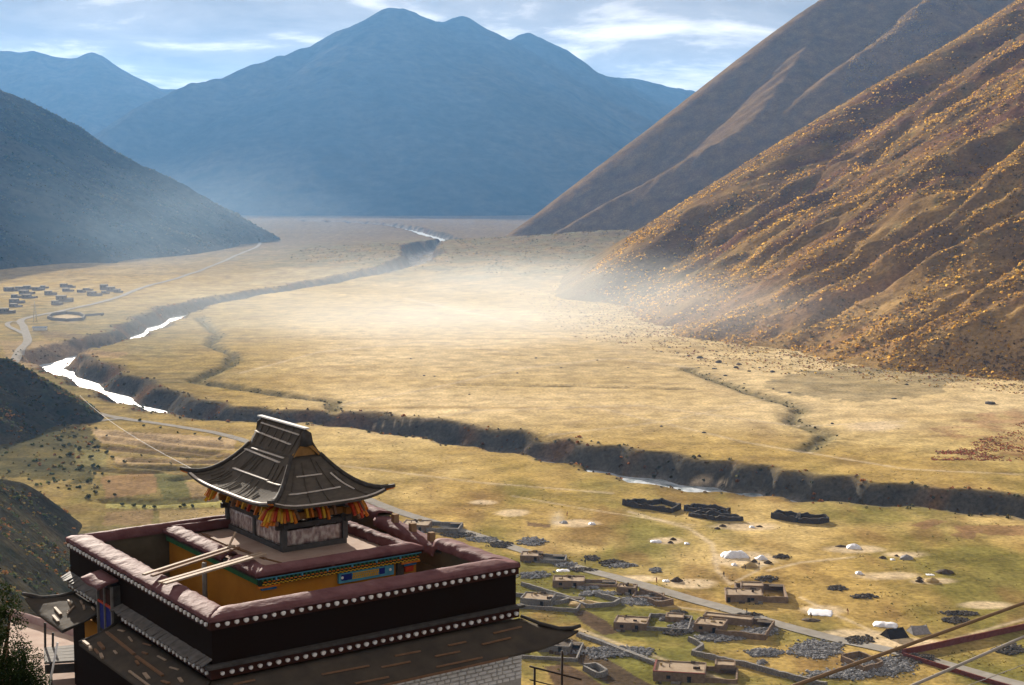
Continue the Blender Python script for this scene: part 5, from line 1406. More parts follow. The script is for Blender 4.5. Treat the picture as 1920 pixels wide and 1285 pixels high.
def yard_house(px, py, yaw, w, d, h, label, court=None, mat=None, roof=None, doors=((0.7, 0.9),), windows=((0.25, 0.6),), annex=None, group='mud houses below the temple', stone=False, name='mud_house', red=False):
    p = G(px, py); a = R(yaw)
    # px,py is the front-left corner on the ground
    e_ = empty(name, tuple(p), a); prop(e_, label, 'house', group)
    mat = mat or mudwall; roof = roof or mudroof
    h *= 0.72
    if court: court = (*court[:4], court[4] * 0.72)
    if annex: annex = (*annex[:4], annex[4] * 0.76)
    def shell(x0, y0, x1, y1, hh, nm='wall'):
        t = 0.35
        mb = MB(); z0 = -1.2
        mb.box((x0, y0, z0), (x1, y0 + t, hh + 0.22)); mb.box((x0, y1 - t, z0), (x1, y1, hh + 0.30))
        mb.box((x0, y0 + t, z0), (x0 + t, y1 - t, hh + 0.26)); mb.box((x1 - t, y0 + t, z0), (x1, y1 - t, hh + 0.24))
        me = mb.mesh(nm)
        bm = bmesh.new(); bm.from_mesh(me); bmesh.ops.subdivide_edges(bm, edges=[q for q in bm.edges if q.calc_length() > 2.5], cuts=4, use_grid_fill=True); bm.to_mesh(me); bm.free()
        rough_up(me, 0.17, 1.3, int(px) % 50)
        wl_ = link(nm, me, mat, e_)
        rf = MB().box((x0 + t - 0.05, y0 + t - 0.05, hh - 0.15), (x1 - t + 0.05, y1 - t + 0.05, hh + 0.03)).build('roof', roof, e_)
        return wl_, rf
    wl_, rf = shell(0, 0, w, d, h)
    if red:
        MB().box((-0.06, -0.06, h + 0.24), (w + 0.06, 0.42, h + 0.40)).build('cornice', redwall, wl_)
        MB().box((-0.06, 0.42, h + 0.26), (0.42, d, h + 0.42)).build('cornice', redwall, wl_)
    for fx, fw_ in doors: MB().box((fx * w - fw_ / 2, -0.05, 0), (fx * w + fw_ / 2, 0.04, 1.55)).build('door', shadow_in, wl_)
    for fx, zz in windows:
        wd = MB().box((fx * w - 0.5, -0.04, zz * h - 0.45), (fx * w + 0.5, 0.05, zz * h + 0.4)).build('window', shadow_in, wl_)
        MB().box((fx * w - 0.62, -0.09, zz * h + 0.4), (fx * w + 0.62, 0.06, zz * h + 0.52)).build('lintel', brown_wood, wd)
    MB().tube([(w * 0.3, d * 0.5, h), (w * 0.3, d * 0.5, h + 0.9)], 0.14, 6).build('smoke_pipe', mudwall, rf)
    rq = random.Random(int(px))
    for q in range(4):
        sx_ = rq.uniform(0.08, 0.85) * w; sy_ = d - 0.75 if q < 2 else rq.uniform(0.2, 0.8) * d; ln_ = rq.uniform(0.5, 1.8)
        me = MB().box((sx_, sy_, h + 0.03), (sx_ + ln_, sy_ + 0.5, h + rq.uniform(0.25, 0.7))).mesh('fuel_stack')
        bm = bmesh.new(); bm.from_mesh(me); bmesh.ops.subdivide_edges(bm, edges=bm.edges[:], cuts=2, use_grid_fill=True); bm.to_mesh(me); bm.free(); rough_up(me, 0.25, 0.5, q)
        link('fuel_stack', me, dung if q % 2 else straw, rf)
    for q in range(3):
        sx_ = rq.uniform(0, 0.9) * w; lumpy_wall([(sx_, -0.9 - 0.3 * q, 0), (sx_ + rq.uniform(0.8, 2.2), -1.0 - 0.3 * q, 0)], rq.uniform(0.3, 0.8), 0.7, seed=q, jag=0.6, step=0.4, z0=-0.5).build('stone_pile', drystone if q % 2 else dung, e_)
    if annex:
        x0, y0, x1, y1, hh = annex; shell(x0, y0, x1, y1, hh, 'annex_wall')
    if court:
        x0, y0, x1, y1, hc = court
        smat = drystone if stone else mat
        for (ax, ay), (bx, by) in (((x0, y0), (x1, y0)), ((x1, y0), (x1, y1)), ((x1, y1), (x0, y1)), ((x0, y1), (x0, y0))):
            ca, sa = math.cos(a), math.sin(a)
            pts = [(ax, ay, 0), (bx, by, 0)]
            lumpy_wall(pts, hc, 0.5, seed=int(px + ax * 3) % 89, jag=0.22, step=1.2, z0=-1.0).build('yard_wall', smat, e_)
        # a lean-to and clutter inside the yard
        MB().box((x1 - 4.2, y1 - 2.6, hc * 0.85), (x1 - 0.4, y1 - 0.3, hc * 0.85 + 0.2)).build('lean_to_roof', dung, e_)
    return e_
yard_house(1361, 1130, -5, 10.5, 7.5, 2.9, 'mud-walled house with walled yard standing alone above the road', (3.5, 1.0, 17.5, 15, 2.4), doors=((0.08, 0.9), (0.62, 0.9)), windows=((0.72, 0.55),), annex=(5.0, 10.5, 11.5, 15, 2.7))
yard_house(1150, 1181, -12, 9.0, 6.5, 2.7, 'mud house with grassy stone-walled yard below the road bend', (8.5, 0.5, 20.0, 13, 1.9), annex=(13, 9.0, 18, 13.2, 2.1), stone=True)
yard_house(1300, 1184, -20, 8.0, 6.5, 2.8, 'mud house with big roofed yard beside the grey road', (6.5, -1.5, 19.5, 12, 2.3), annex=(0.5, 9, 14, 12.5, 2.4))
yard_house(1224, 1277, -10, 12.5, 9.0, 3.0, 'flat-roofed house with red cornice at the bottom of the village', (12, 1.0, 20, 10, 1.7), annex=(14.5, 8.5, 19.5, 12.5, 2.6), red=True, windows=((0.3, 0.55), (0.7, 0.55)))
yard_house(1036, 1102, -4, 9.5, 6.0, 2.7, 'mud house with a pale bundle on its roof near the temple corner', (9, 0.3, 19, 5, 1.8), stone=False)
yard_house(1156, 1113, -14, 5.6, 4.2, 2.5, 'small square mud house directly beside the road', (5.6, -5.0, 14, 0.5, 1.4), windows=())
yard_house(975, 1053, -6, 7.0, 6.0, 2.4, 'half-ruined mud house behind the temple corner by the road', (6.5, -1.5, 14.5, 5.5, 1.7), windows=(), stone=True)
yard_house(975, 1135, -14, 9.0, 7.0, 2.6, 'dark stone house half hidden by the temple parapet corner', (-5, -3, 17, 9, 1.4), mat=drystone, windows=(), stone=True)
yard_house(752, 996, -8, 9.5, 8.0, 2.9, 'flat-roofed house seen behind the clay blocks of the parapet', (9, 0, 20, 10, 2.0), windows=(), stone=True)
yard_house(1007, 1222, -10, 8.5, 5.5, 2.2, 'low dark stone byre below the skirt roof tip', (-3, -6, 11, 7, 1.1), mat=drystone, roof=dung, windows=(), stone=True)
# pens and stone walls
ground_wall('ruined_pen', [(1168, 947), (1192, 943), (1218, 948), (1240, 944), (1275, 955), (1258, 962), (1222, 956), (1195, 953), (1168, 947)], 1.9, 0.9, darkstone, 'blackened ruined pen, largest and leftmost on the meadow by the river', 'pen', 'ruined pens by the river', 0.7, step=0.7)
ground_wall('ruined_pen', [(1284, 958), (1300, 952), (1345, 957), (1368, 962), (1360, 968), (1320, 963), (1284, 958)], 1.9, 0.9, darkstone, 'blackened ruined pen in the middle of the meadow row', 'pen', 'ruined pens by the river', 0.7, step=0.7)
ground_wall('ruined_pen', [(1292, 967), (1330, 966), (1372, 972), (1392, 977), (1340, 976), (1292, 968)], 1.5, 1.0, darkstone, 'low collapsed pen in front of the middle ruined pen', 'pen', 'ruined pens by the river', 0.8, step=0.7)
ground_wall('ruined_pen', [(1447, 972), (1462, 966), (1497, 971), (1493, 980), (1447, 972)], 1.9, 0.8, darkstone, 'left cell of the small twin pen near the river', 'pen', 'ruined pens by the river', 0.5, step=0.7)
ground_wall('ruined_pen', [(1499, 972), (1545, 975), (1553, 979), (1535, 983), (1498, 981), (1499, 973)], 1.9, 0.8, darkstone, 'right cell of the small twin pen near the river', 'pen', 'ruined pens by the river', 0.5, step=0.7)
ground_wall('stone_wall', [(1292, 1202), (1318, 1216), (1310, 1222), (1298, 1228), (1340, 1238), (1390, 1248), (1440, 1262), (1490, 1275), (1550, 1290)], 1.3, 0.9, drystone, 'long dry stone wall wandering from the yard to the picture bottom')
ground_wall('stone_wall', [(978, 1098), (1010, 1108), (1050, 1120), (1075, 1128), (1040, 1134), (1000, 1132)], 1.2, 0.8, drystone, 'dry stone field wall in front of the bundle house')
ground_wall('stone_wall', [(1060, 1126), (1100, 1140), (1150, 1137), (1162, 1130), (1120, 1118)], 1.2, 0.8, drystone, 'curved dry stone wall round the grassy plot')
ground_wall('stone_wall', [(1200, 1112), (1232, 1122), (1262, 1134), (1238, 1138), (1215, 1132)], 1.6, 0.7, mudwall, 'mud wall along the road below the small square house')
ground_wall('stone_wall', [(1095, 1256), (1118, 1252), (1138, 1266), (1120, 1272), (1095, 1257)], 1.4, 0.8, drystone, 'tiny square stone pen on the ploughed slope', 'pen')
ground_wall('stone_wall', [(1578, 1240), (1612, 1232), (1655, 1252), (1620, 1262), (1578, 1241)], 1.7, 0.6, mudwall, 'low mud pen full of rubble beside the road', 'pen')
ground_wall('stone_wall', [(1085, 1192), (1130, 1208), (1180, 1228), (1240, 1250)], 0.9, 1.6, drystone, 'broad stone bank along the track above the ploughed field')
# the red compound
cw = G(1692, 1229)
ground_wall('compound_wall', [(1692, 1229), (1760, 1215), (1840, 1198), (1930, 1178), (2050, 1152)], 1.6, 0.45, redwall, 'red compound wall running up to the right from the road', 'wall', None, 0.02, step=4)
ground_wall('compound_wall', [(1694, 1232), (1760, 1252), (1850, 1280), (1960, 1312)], 1.1, 0.4, redwall, 'red compound wall running down along the grey road', 'wall', None, 0.02, step=4)

# rubble: heaps of field stones
rockm = tinted('field_stone', 0.4, 0.35)
def rubble(px, py, rx, ry, n, seed, hgt=0.8, s0=0.22, s1=0.55, dark=False):
    rg_ = np.random.default_rng(seed)
    a = rg_.random(n) * 2 * np.pi; q = np.sqrt(rg_.random(n)) * (1 + 0.55 * fbm(np.cos(a) * 1.6 + seed, np.sin(a) * 1.6, 3, seed)) + (rg_.random(n) < 0.1) * 0.45 * rg_.random(n)
    X_ = px + rx * q * np.cos(a) + rg_.normal(size=n) * rx * 0.08; Y_ = py + ry * q * np.sin(a)
    P = np.array([U(x, y, 0) for x, y in zip(X_, Y_)]); zf_, _, _ = floor_h(P[:, 0], P[:, 1])
    lump = np.clip(0.55 + 0.8 * fbm(P[:, 0] / 6, P[:, 1] / 6, 3, seed), 0, 1.4)
    P[:, 2] = zf_ + np.clip(1 - q ** 2, 0, 1) * hgt * lump * rg_.random(n)
    c = np.array([0.11, 0.095, 0.08]) if dark else np.array([0.24, 0.235, 0.235])
    C = c * (0.55 + 0.8 * rg_.random((n, 1)))
    o = domes('stone_rubble', P, s0 + (s1 - s0) * rg_.random(n) ** 2, C, seed, rockm, 0.8)
    for pl_ in o.data.polygons: pl_.use_smooth = False
    return o
for i, (px, py, rx, ry, n, dk) in enumerate(((999, 1016, 24, 7, 420, 0), (1206, 1130, 42, 9, 900, 0), (1120, 1116, 34, 5, 420, 0), (1100, 1104, 20, 4, 160, 0), (1530, 1222, 48, 15, 1100, 0), (1424, 1190, 34, 7, 600, 0), (1432, 1228, 32, 7, 420, 0),
                                                (1655, 1254, 62, 16, 1200, 0), (1580, 1270, 60, 9, 700, 0), (1891, 1221, 26, 8, 380, 1), (1285, 1180, 26, 10, 420, 0), (1350, 1200, 40, 7, 500, 0), (1150, 1225, 70, 10, 800, 0), (1428, 1246, 10, 4, 70, 0), (1108, 1047, 14, 5, 120, 1),
                                                (1150, 1056, 22, 6, 220, 1), (1168, 1062, 26, 4, 220, 0), (1230, 1072, 10, 5, 100, 0), (1610, 1205, 26, 8, 260, 1), (1690, 1226, 14, 6, 160, 1), (1715, 1240, 40, 8, 420, 1), (1250, 1165, 12, 4, 90, 0), (1000, 1080, 30, 6, 320, 0), (1060, 1060, 22, 5, 220, 0),
                                                (860, 1003, 30, 5, 260, 1), (905, 1012, 30, 5, 240, 0), (940, 1022, 24, 6, 240, 1), (1265, 1190, 20, 6, 160, 1),
                                                (1466, 1048, 15, 3, 110, 1), (1436, 1090, 20, 5, 170, 1), (1568, 1108, 17, 4, 130, 1), (1270, 1153, 16, 4, 120, 1), (1800, 1154, 30, 4, 260, 1), (1620, 1124, 22, 4, 170, 1), (1790, 1167, 26, 5, 200, 1), (1400, 1160, 30, 3, 160, 1), (1090, 1070, 30, 4, 160, 1))):
    rubble(px, py, rx, ry, n, 700 + i, 0.9, dark=bool(dk))

# tents and tarpaulins
def cloth_heap(name, px, py, w, d, h, mat, label, cat, yaw=0, seed=0, group=None):
    """a tarpaulin thrown over a heap: sagging sheet pegged to the ground"""
    p = G(px, py); rows = []
    for i in range(11):
        r = []
        for j in range(15):
            x, y = (j / 14 - 0.5) * w, (i / 10 - 0.5) * d
            q = max(abs(j / 7 - 1), abs(i / 5 - 1))
            z = h * max(0, 1 - q ** 2.4) * (0.75 + 0.5 * fbm(np.array([x / 2.2]), np.array([y / 2.2]), 2, seed)[0]) + 0.03
            r.append((x * (1 - 0.12 * abs(i / 5 - 1)), y + 0.25 * math.sin(j * 1.3), z))
        rows.append(r)
    o = MB().sheet(rows, 0.03).build(name, mat); o.location = tuple(p); o.rotation_euler = (0, 0, R(yaw))
    return prop(o, label, cat, group)
def ridge_tent(px, py, w, d, h, mat, label, yaw=0, group=None):
    p = G(px, py); e_ = empty('ridge_tent', tuple(p), R(yaw)); prop(e_, label, 'tent', group)
    for s in (-1, 1):
        rows = [[(x, s * (0.02 + (d / 2) * t), h * (1 - t) ** 1.15 * (1 - 0.10 * math.sin(math.pi * (x / w + 0.5))) + 0.02) for x in [w * (j / 8 - 0.5) * (0.86 + 0.14 * t) for j in range(9)]] for t in [i / 5 for i in range(6)]]
        MB().sheet(rows, 0.03).build('tent_side', mat, e_)
    for s in (-1, 1):
        MB().add([(s * w * 0.43, -0.05, h * 0.96), (s * w * 0.49, -d * 0.44, 0), (s * w * 0.49, d * 0.44, 0)], [(0, 1, 2)]).build('tent_end', mat, e_)
        MB().tube([(s * w * 0.44, 0, 0), (s * w * 0.44, 0, h + 0.25)], 0.04, 6).build('pole', brown_wood, e_)
    return e_
cloth_heap('tarpaulin', 1378, 1043, 9, 6, 2.2, wtarp, 'large white tarpaulin over a straw stack on trodden ground', 'tarpaulin', 5, 1)
cloth_heap('tarpaulin', 1361, 1043, 3.5, 3.5, 1.0, wtarp, 'small white sheet touching the largest white stack', 'tarpaulin', 0, 2)
cloth_heap('tarpaulin', 1427, 1048, 3.6, 3.2, 1.5, wtarp, 'white tarpaulin heap right of the largest white stack', 'tarpaulin', 20, 3)
cloth_heap('tarpaulin', 1601, 1027, 5.0, 4.5, 1.4, wtarp, 'white tarpaulin mound on the upper threshing place', 'tarpaulin', -10, 4)
cloth_heap('tarpaulin', 1538, 1149, 7.0, 6.5, 0.25, wtarp, 'flat white sheet spread on the grass above the road', 'tarpaulin', -14, 5)
cloth_heap('tarpaulin', 1660, 1172, 6.8, 5.0, 0.9, wtarp, 'white tarpaulin beside the black tent', 'tarpaulin', -16, 6)
cloth_heap('tarpaulin', 1230, 1016, 4.0, 3.2, 0.8, wtarp, 'white sheet on the grass left of the ruined track', 'tarpaulin', -5, 7)
cloth_heap('tarpaulin', 1288, 1020, 1.8, 2.0, 0.6, wtarp, 'tiny white bundle beside two straw heaps', 'tarpaulin', 0, 8)
cloth_heap('tarpaulin', 1110, 983, 2.6, 2.4, 0.8, wtarp, 'small white bundle near the smoking fire', 'tarpaulin', 0, 9)
cloth_heap('tarpaulin', 1058, 981, 2.6, 2.4, 1.0, gtarp, 'grey bundle on the pale ring left of the white bundle', 'tarpaulin', 0, 10)
cloth_heap('tarpaulin', 1410, 989, 2.0, 2.4, 0.7, wtarp, 'small white bundle below the ruined pens', 'tarpaulin', 0, 11)
cloth_heap('tarpaulin', 1611, 1076, 2.4, 2.2, 0.9, wtarp, 'white and grey bundle on the middle threshing strip', 'tarpaulin', 0, 12)
cloth_heap('tarpaulin', 1744, 1078, 2.6, 2.0, 0.15, wtarp, 'flat pale sheet left of the dark round heap', 'tarpaulin', 0, 13)
cloth_heap('tarpaulin', 1674, 1050, 1.6, 1.6, 0.5, wtarp, 'tiny white sheet beside the grey cone heap', 'tarpaulin', 0, 14)
cloth_heap('tarpaulin', 1377, 1060, 1.8, 1.8, 0.7, wtarp, 'small white bundle left of the brown threshing mound', 'tarpaulin', 0, 15)
cloth_heap('tarpaulin', 1056, 1083, 4.2, 2.6, 0.5, wtarp, 'pale bundle lying on a mud house roof near the temple', 'tarpaulin', 0, 16).location.z += 2.1
cloth_heap('tarpaulin', 1396, 1172, 3.8, 2.6, 0.5, wtarp, 'white cloth spread inside the roofed yard', 'tarpaulin', -15, 17)
cloth_heap('tarpaulin', 1249, 1090, 2.2, 2.2, 0.6, wtarp, 'pale bundle by the roadside above the small square house', 'tarpaulin', 0, 18)
ridge_tent(1677, 1193, 6.0, 5.0, 2.3, ktarp, 'black yak-hair tent between white tarpaulin and grey tent', 20)
ridge_tent(1722, 1186, 5.2, 4.6, 2.0, gtarp, 'grey cloth tent right of the black tent', 12)
def heap(px, py, r, h, mat, label, seed, group='straw and dung heaps', sx=1.0):
    p = G(px, py); mb = MB(); rows = []
    n, k = 7, 14; vs = []
    rr0 = random.Random(seed)
    for i in range(n):
        t = i / (n - 1)
        for j in range(k):
            a = 2 * math.pi * j / k; q = r * (1 - t ** 1.3) * (1 + 0.55 * fbm(np.array([math.cos(a) * 1.9 + seed]), np.array([math.sin(a) * 1.9 + t * 2]), 3, seed)[0])
            vs.append((math.cos(a) * q * sx, math.sin(a) * q, h * t ** 0.9 - (0.4 if i == 0 else 0)))
    fs = [(i * k + j, i * k + (j + 1) % k, (i + 1) * k + (j + 1) % k, (i + 1) * k + j) for i in range(n - 1) for j in range(k)]
    mb.add(vs, fs, True)
    o = mb.build('heap', mat); o.location = tuple(p); return prop(o, label, 'heap', group)
for i, (px, py, r, h, mt, lb, sx) in enumerate(((1406, 1063, 2.4, 1.6, straw, 'straw mound in the middle of the busiest threshing place', 1.3), (1257, 1018, 1.0, 0.8, dung, 'left of two tiny dark heaps beside the white sheet', 1), (1262, 1012, 1.0, 0.8, dung, 'upper of two tiny dark heaps beside the white sheet', 1.2), (1440, 1056, 1.4, 1.0, dung, 'small brown heap right of the straw mound', 1),
                                              (1414, 1054, 1.2, 1.0, dung, 'small brown heap just above the straw mound', 1), (1655, 1047, 1.2, 0.9, dung, 'small brown cone left of the grey cone', 1), (1700, 1048, 2.0, 1.5, gtarp, 'grey cone-shaped heap on the upper threshing strip', 1.2), (1681, 1043, 0.8, 0.6, dung, 'tiny dark heap above the grey cone', 1), (1724, 1091, 1.2, 1.1, dung, 'small pointed dark cone left of the straw cone', 1), (1748, 1091, 2.2, 1.4, straw, 'straw-coloured cone at the right threshing strip', 1.1),
                                              (1724, 1085, 0.9, 0.7, dung, 'tiny heap behind the pointed dark cone', 1), (1772, 1074, 2.4, 1.2, dung, 'dark round heap standing apart on the grass to the right', 1.2), (1269, 1090, 1.6, 1.4, dung, 'dark heap by the roadside next to a pale bundle', 1.2), (1345, 992, 1.0, 0.7, dung, 'small dark heap on the pale patch below the pens', 1.3), (1577, 1025, 1.2, 0.6, dung, 'small flat dark heap left of the white tarpaulin mound', 1.6),
                                              (1355, 987, 1.2, 0.8, dung, 'small dark heap beside a white bundle below the pens', 1.2), (1520, 1163, 1.8, 0.5, dung, 'dark scatter heap in front of the flat white sheet', 1.6), (1055, 980, 1.0, 0.6, dung, 'dark heap on the pale ring near the grey bundle', 1.4), (1097, 1134, 3.2, 1.4, straw, 'straw stack inside the curved stone wall', 1.8), (1424, 988, 0.9, 0.6, dung, 'tiny dark heap right of the bundle below the pens', 1.4))):
    heap(px, py, r, h, mt, lb, 800 + i, sx=sx)

# ---- people, a few metres of cloth and wool each
pm = {c: M('cloth_' + c, v, tuple(q * 0.7 for q in v), scale=0.3, rough=0.9) for c, v in (('dark', (0.035, 0.03, 0.035)), ('maroon', (0.20, 0.03, 0.03)), ('brown', (0.10, 0.06, 0.04)))}
skin = M('skin', (0.30, 0.17, 0.11), (0.25, 0.14, 0.09), scale=0.1, rough=0.6)
def person_mesh(stride, bend):
    me = bpy.data.meshes.new('person')
    V = [(0, 0, 0.92), (0, -0.02 - bend * 0.15, 1.2), (0, -0.03 - bend * 0.4, 1.42 - bend * 0.1), (0, -0.04 - bend * 0.5, 1.52 - bend * 0.14), (0, -0.05 - bend * 0.58, 1.66 - bend * 0.16),
         (0.10, 0, 0.88), (0.11, -stride * 0.5, 0.48), (0.11, -stride * 0.7, 0.06), (0.11, -stride * 0.7 - 0.13, 0.03),
         (-0.10, 0, 0.88), (-0.11, stride * 0.3, 0.48), (-0.11, stride * 0.8, 0.06), (-0.11, stride * 0.8 - 0.13, 0.03),
         (0.19, -bend * 0.4, 1.40 - bend * 0.1), (0.25, 0.05 - bend * 0.5, 1.12), (0.24, -0.12 - bend * 0.6, 0.90), (-0.19, -bend * 0.4, 1.40 - bend * 0.1), (-0.25, -0.05 - bend * 0.5, 1.12), (-0.24, -0.18 - bend * 0.6, 0.92)]
    E_ = [(0, 1), (1, 2), (2, 3), (3, 4), (0, 5), (5, 6), (6, 7), (7, 8), (0, 9), (9, 10), (10, 11), (11, 12), (2, 13), (13, 14), (14, 15), (2, 16), (16, 17), (17, 18)]
    me.from_pydata(V, E_, [])
    return me
prad = [0.17, 0.17, 0.17, 0.06, 0.105, 0.10, 0.075, 0.05, 0.04, 0.10, 0.075, 0.05, 0.04, 0.065, 0.05, 0.04, 0.065, 0.05, 0.04]
def person(px, py, yaw, c, stride, bend, label):
    me = person_mesh(stride, bend); o = link('person', me, pm[c])
    md = o.modifiers.new('skin', 'SKIN')
    if not me.skin_vertices: me.skin_vertices.new()
    for i, r in enumerate(prad): me.skin_vertices[0].data[i].radius = (r, r * 0.85)
    me.skin_vertices[0].data[0].use_root = True
    o.modifiers.new('sub', 'SUBSURF').levels = 1
    o.location = tuple(G(px, py)); o.rotation_euler = (0, 0, R(yaw))
    prop(o, label, 'person')
    hd = bpy.data.meshes.new('hair'); bm = bmesh.new(); bmesh.ops.create_icosphere(bm, subdivisions=2, radius=0.115); bm.to_mesh(hd); bm.free()
    h = link('hair', hd, pm['dark'], o); h.location = (0, -0.03 - bend * 0.56, 1.70 - bend * 0.16)
person(1097, 1059, 150, 'dark', 0.3, 0, 'person in dark clothes walking on the grey road')
person(1231, 1093, 40, 'maroon', 0.0, 0, 'person in maroon standing by the roadside below the track')
person(1400, 1152, 90, 'dark', 0.25, 0, 'person in dark clothes walking on the road beside the lone house')
person(1521, 1160, 200, 'brown', 0.1, 0.5, 'person in brown bending in front of the flat white sheet')
person(1590, 1152, 300, 'maroon', 0.2, 0.4, 'person in maroon stooping right of the flat white sheet')
person(1423, 1064, 100, 'dark', 0.2, 0.3, 'person in dark clothes leaning beside the straw mound')
person(1398, 1068, 250, 'brown', 0.1, 0.6, 'person in brown bent over in front of the straw mound')
person(1357, 1082, 20, 'dark', 0.3, 0, 'person in dark clothes on the dirt track above the lone house')
person(1063, 968, 60, 'maroon', 0.1, 0.3, 'person in maroon stooping on the meadow behind the smoking fire')

# ================================================================== FAR VILLAGE, PEN AND PYLON ON THE LEFT
fwall = M('far_village_wall', (0.15, 0.115, 0.085), (0.10, 0.08, 0.06), scale=3, rough=0.95)
froof = M('far_village_roof', (0.24, 0.195, 0.145), (0.18, 0.145, 0.105), scale=3, rough=0.95)
far = [(14, 546, 16, 9, 4), (34, 544, 12, 8, 3.5), (50, 543, 13, 8, 4), (66, 545, 12, 8, 3.5), (80, 541, 9, 7, 3), (43, 552, 15, 9, 4), (90, 554, 12, 9, 4.5), (118, 539, 12, 8, 4), (131, 540, 8, 7, 3.2), (122, 547, 11, 8, 3.2), (114, 566, 16, 10, 6), (101, 572, 9, 8, 4),
       (26, 559, 10, 7, 3.5), (48, 560, 14, 8, 4), (25, 569, 14, 9, 4), (23, 576, 11, 7, 3), (5, 588, 14, 9, 4.5), (193, 544, 12, 9, 6), (207, 547, 14, 8, 5), (170, 555, 14, 8, 4.5), (194, 551, 8, 6, 2.6), (148, 549, 8, 6, 3), (218, 549, 9, 6, 3.5), (160, 545, 10, 6, 2.4)]
for i, (px, py, w, d, h) in enumerate(far):
    p = G(px, py); e_ = empty('village_house', tuple(p), R(-12 + (i * 37) % 25))
    prop(e_, {10: 'tallest dark house at the front of the far village', 11: 'small dark house beside the tallest one in the far village', 16: 'dark house by the picture edge below the far village', 17: 'tall dark house at the right end of the far village', 18: 'long dark house ending the far village on the right', 19: 'dark house standing alone between the two far village clusters'}.get(i, 'dark flat-roofed house in the far village across the river'), 'house', 'houses of the far village')
    w2 = w * 0.62
    MB().box((-w2 / 2, 0, -1), (w2 / 2, d * 0.7, h)).build('wall', fwall, e_)
    MB().box((-w2 / 2 - 0.2, -0.2, h + 0.003), (w2 / 2 + 0.2, d * 0.7 + 0.2, h + 0.3)).build('roof', froof, e_)
    lumpy_wall([(w2 / 2, 0, 0), (w2 / 2 + w * 0.38, 0.5, 0), (w2 / 2 + w * 0.38, d, 0), (-w2 / 2, d, 0)], h * 0.55, 0.6, seed=i, step=1.5).build('yard_wall', fwall, e_)
    MB().box((w2 / 2 + 0.3, d * 0.5, 0), (w2 / 2 + w * 0.3, d * 0.95, h * 0.5)).build('shed', fwall, e_)
    for q in (-0.25, 0.2): MB().box((q * w2 - 0.5, -0.06, h * 0.45), (q * w2 + 0.5, 0.05, h * 0.75)).build('window', shadow_in, e_)
ground_wall('round_pen', [(90, 598), (98, 592), (125, 589), (150, 591), (159, 596), (155, 601), (125, 603), (98, 601)], 2.6, 1.4, darkstone, 'large oval walled pen by the far bend of the road', 'pen', None, 0.15, True, 2.0)
ground_wall('field_wall', [(159, 593), (175, 592), (194, 590), (190, 592)], 1.8, 1.2, darkstone, 'straight field wall leading right from the oval pen', 'wall', None, 0.2, step=2)
p = G(75, 619); sh = empty('blue_roofed_shed', tuple(p), R(5)); prop(sh, 'low white shed with blue roof in the terraced fields', 'shed')
MB().box((-5.5, -2.5, -0.5), (5.5, 2.5, 2.2)).build('wall', white_p, sh); MB().sheet([[(-5.9, -2.9, 2.22), (5.9, -2.9, 2.22)], [(-5.9, 0, 3.0), (5.9, 0, 3.0)], [(-5.9, 2.9, 2.22), (5.9, 2.9, 2.22)]], 0.12, smooth=False).build('roof', M('blue_sheet_roof', (0.08, 0.13, 0.22), (0.06, 0.10, 0.17), scale=1), sh)
p = G(66, 604); py_ = empty('power_pylon', tuple(p), 0.4); prop(py_, 'lattice power pylon beside the oval pen', 'pylon')
mt_ = M('galvanised_steel', (0.42, 0.43, 0.45), (0.34, 0.35, 0.37), scale=1, rough=0.5, metal=0.4)
for sx in (-1, 1):
    for sy in (-1, 1): MB().tube([(sx * 1.6, sy * 1.6, -0.5), (sx * 0.35, sy * 0.35, 15), (0.05 * sx, 0.05 * sy, 18)], 0.10, 5).build('leg', mt_, py_)
for k in range(6):
    z0, z1 = k * 2.5, k * 2.5 + 2.5; q0, q1 = 1.6 - 1.25 * z0 / 15, 1.6 - 1.25 * z1 / 15
    for sx in (-1, 1):
        MB().tube([(sx * q0, -q0, z0), (-sx * q1, -q1, z1)], 0.05, 4).build('brace', mt_, py_); MB().tube([(q0 * sx, q0, z0), (-q1 * sx, q1, z1)], 0.05, 4).build('brace', mt_, py_)
for z in (13, 15.5): MB().tube([(-3.2, 0, z), (3.2, 0, z)], 0.09, 5).build('arm', mt_, py_)

# ---- boulders scattered on the meadow
def boulder_mesh(seed):
    me = bpy.data.meshes.new('boulder'); bm = bmesh.new(); bmesh.ops.create_icosphere(bm, subdivisions=2, radius=1.0)
    r0 = random.Random(seed); ax = [Vector((r0.gauss(0, 1), r0.gauss(0, 1), r0.gauss(0, 1))).normalized() for _ in range(7)]
    for v in bm.verts:
        k = min(1.0, min((0.55 + 0.25 * (i % 3)) / max(0.05, v.co.normalized().dot(a)) for i, a in enumerate(ax)))
        v.co *= k; v.co.z *= 0.75
    bm.to_mesh(me); bm.free(); me.materials.append(M('dark_boulder', (0.13, 0.12, 0.115), (0.07, 0.065, 0.06), scale=0.5, rough=0.9, bump=0.1)); return me
bmesh_l = [boulder_mesh(i) for i in range(4)]
one = {(1218, 849): 'lone dark boulder on the meadow above the river bank', (1856, 757): 'big dark boulder below the scrub slope to the right', (1348, 680): 'flat dark boulder among others at the slope foot'}
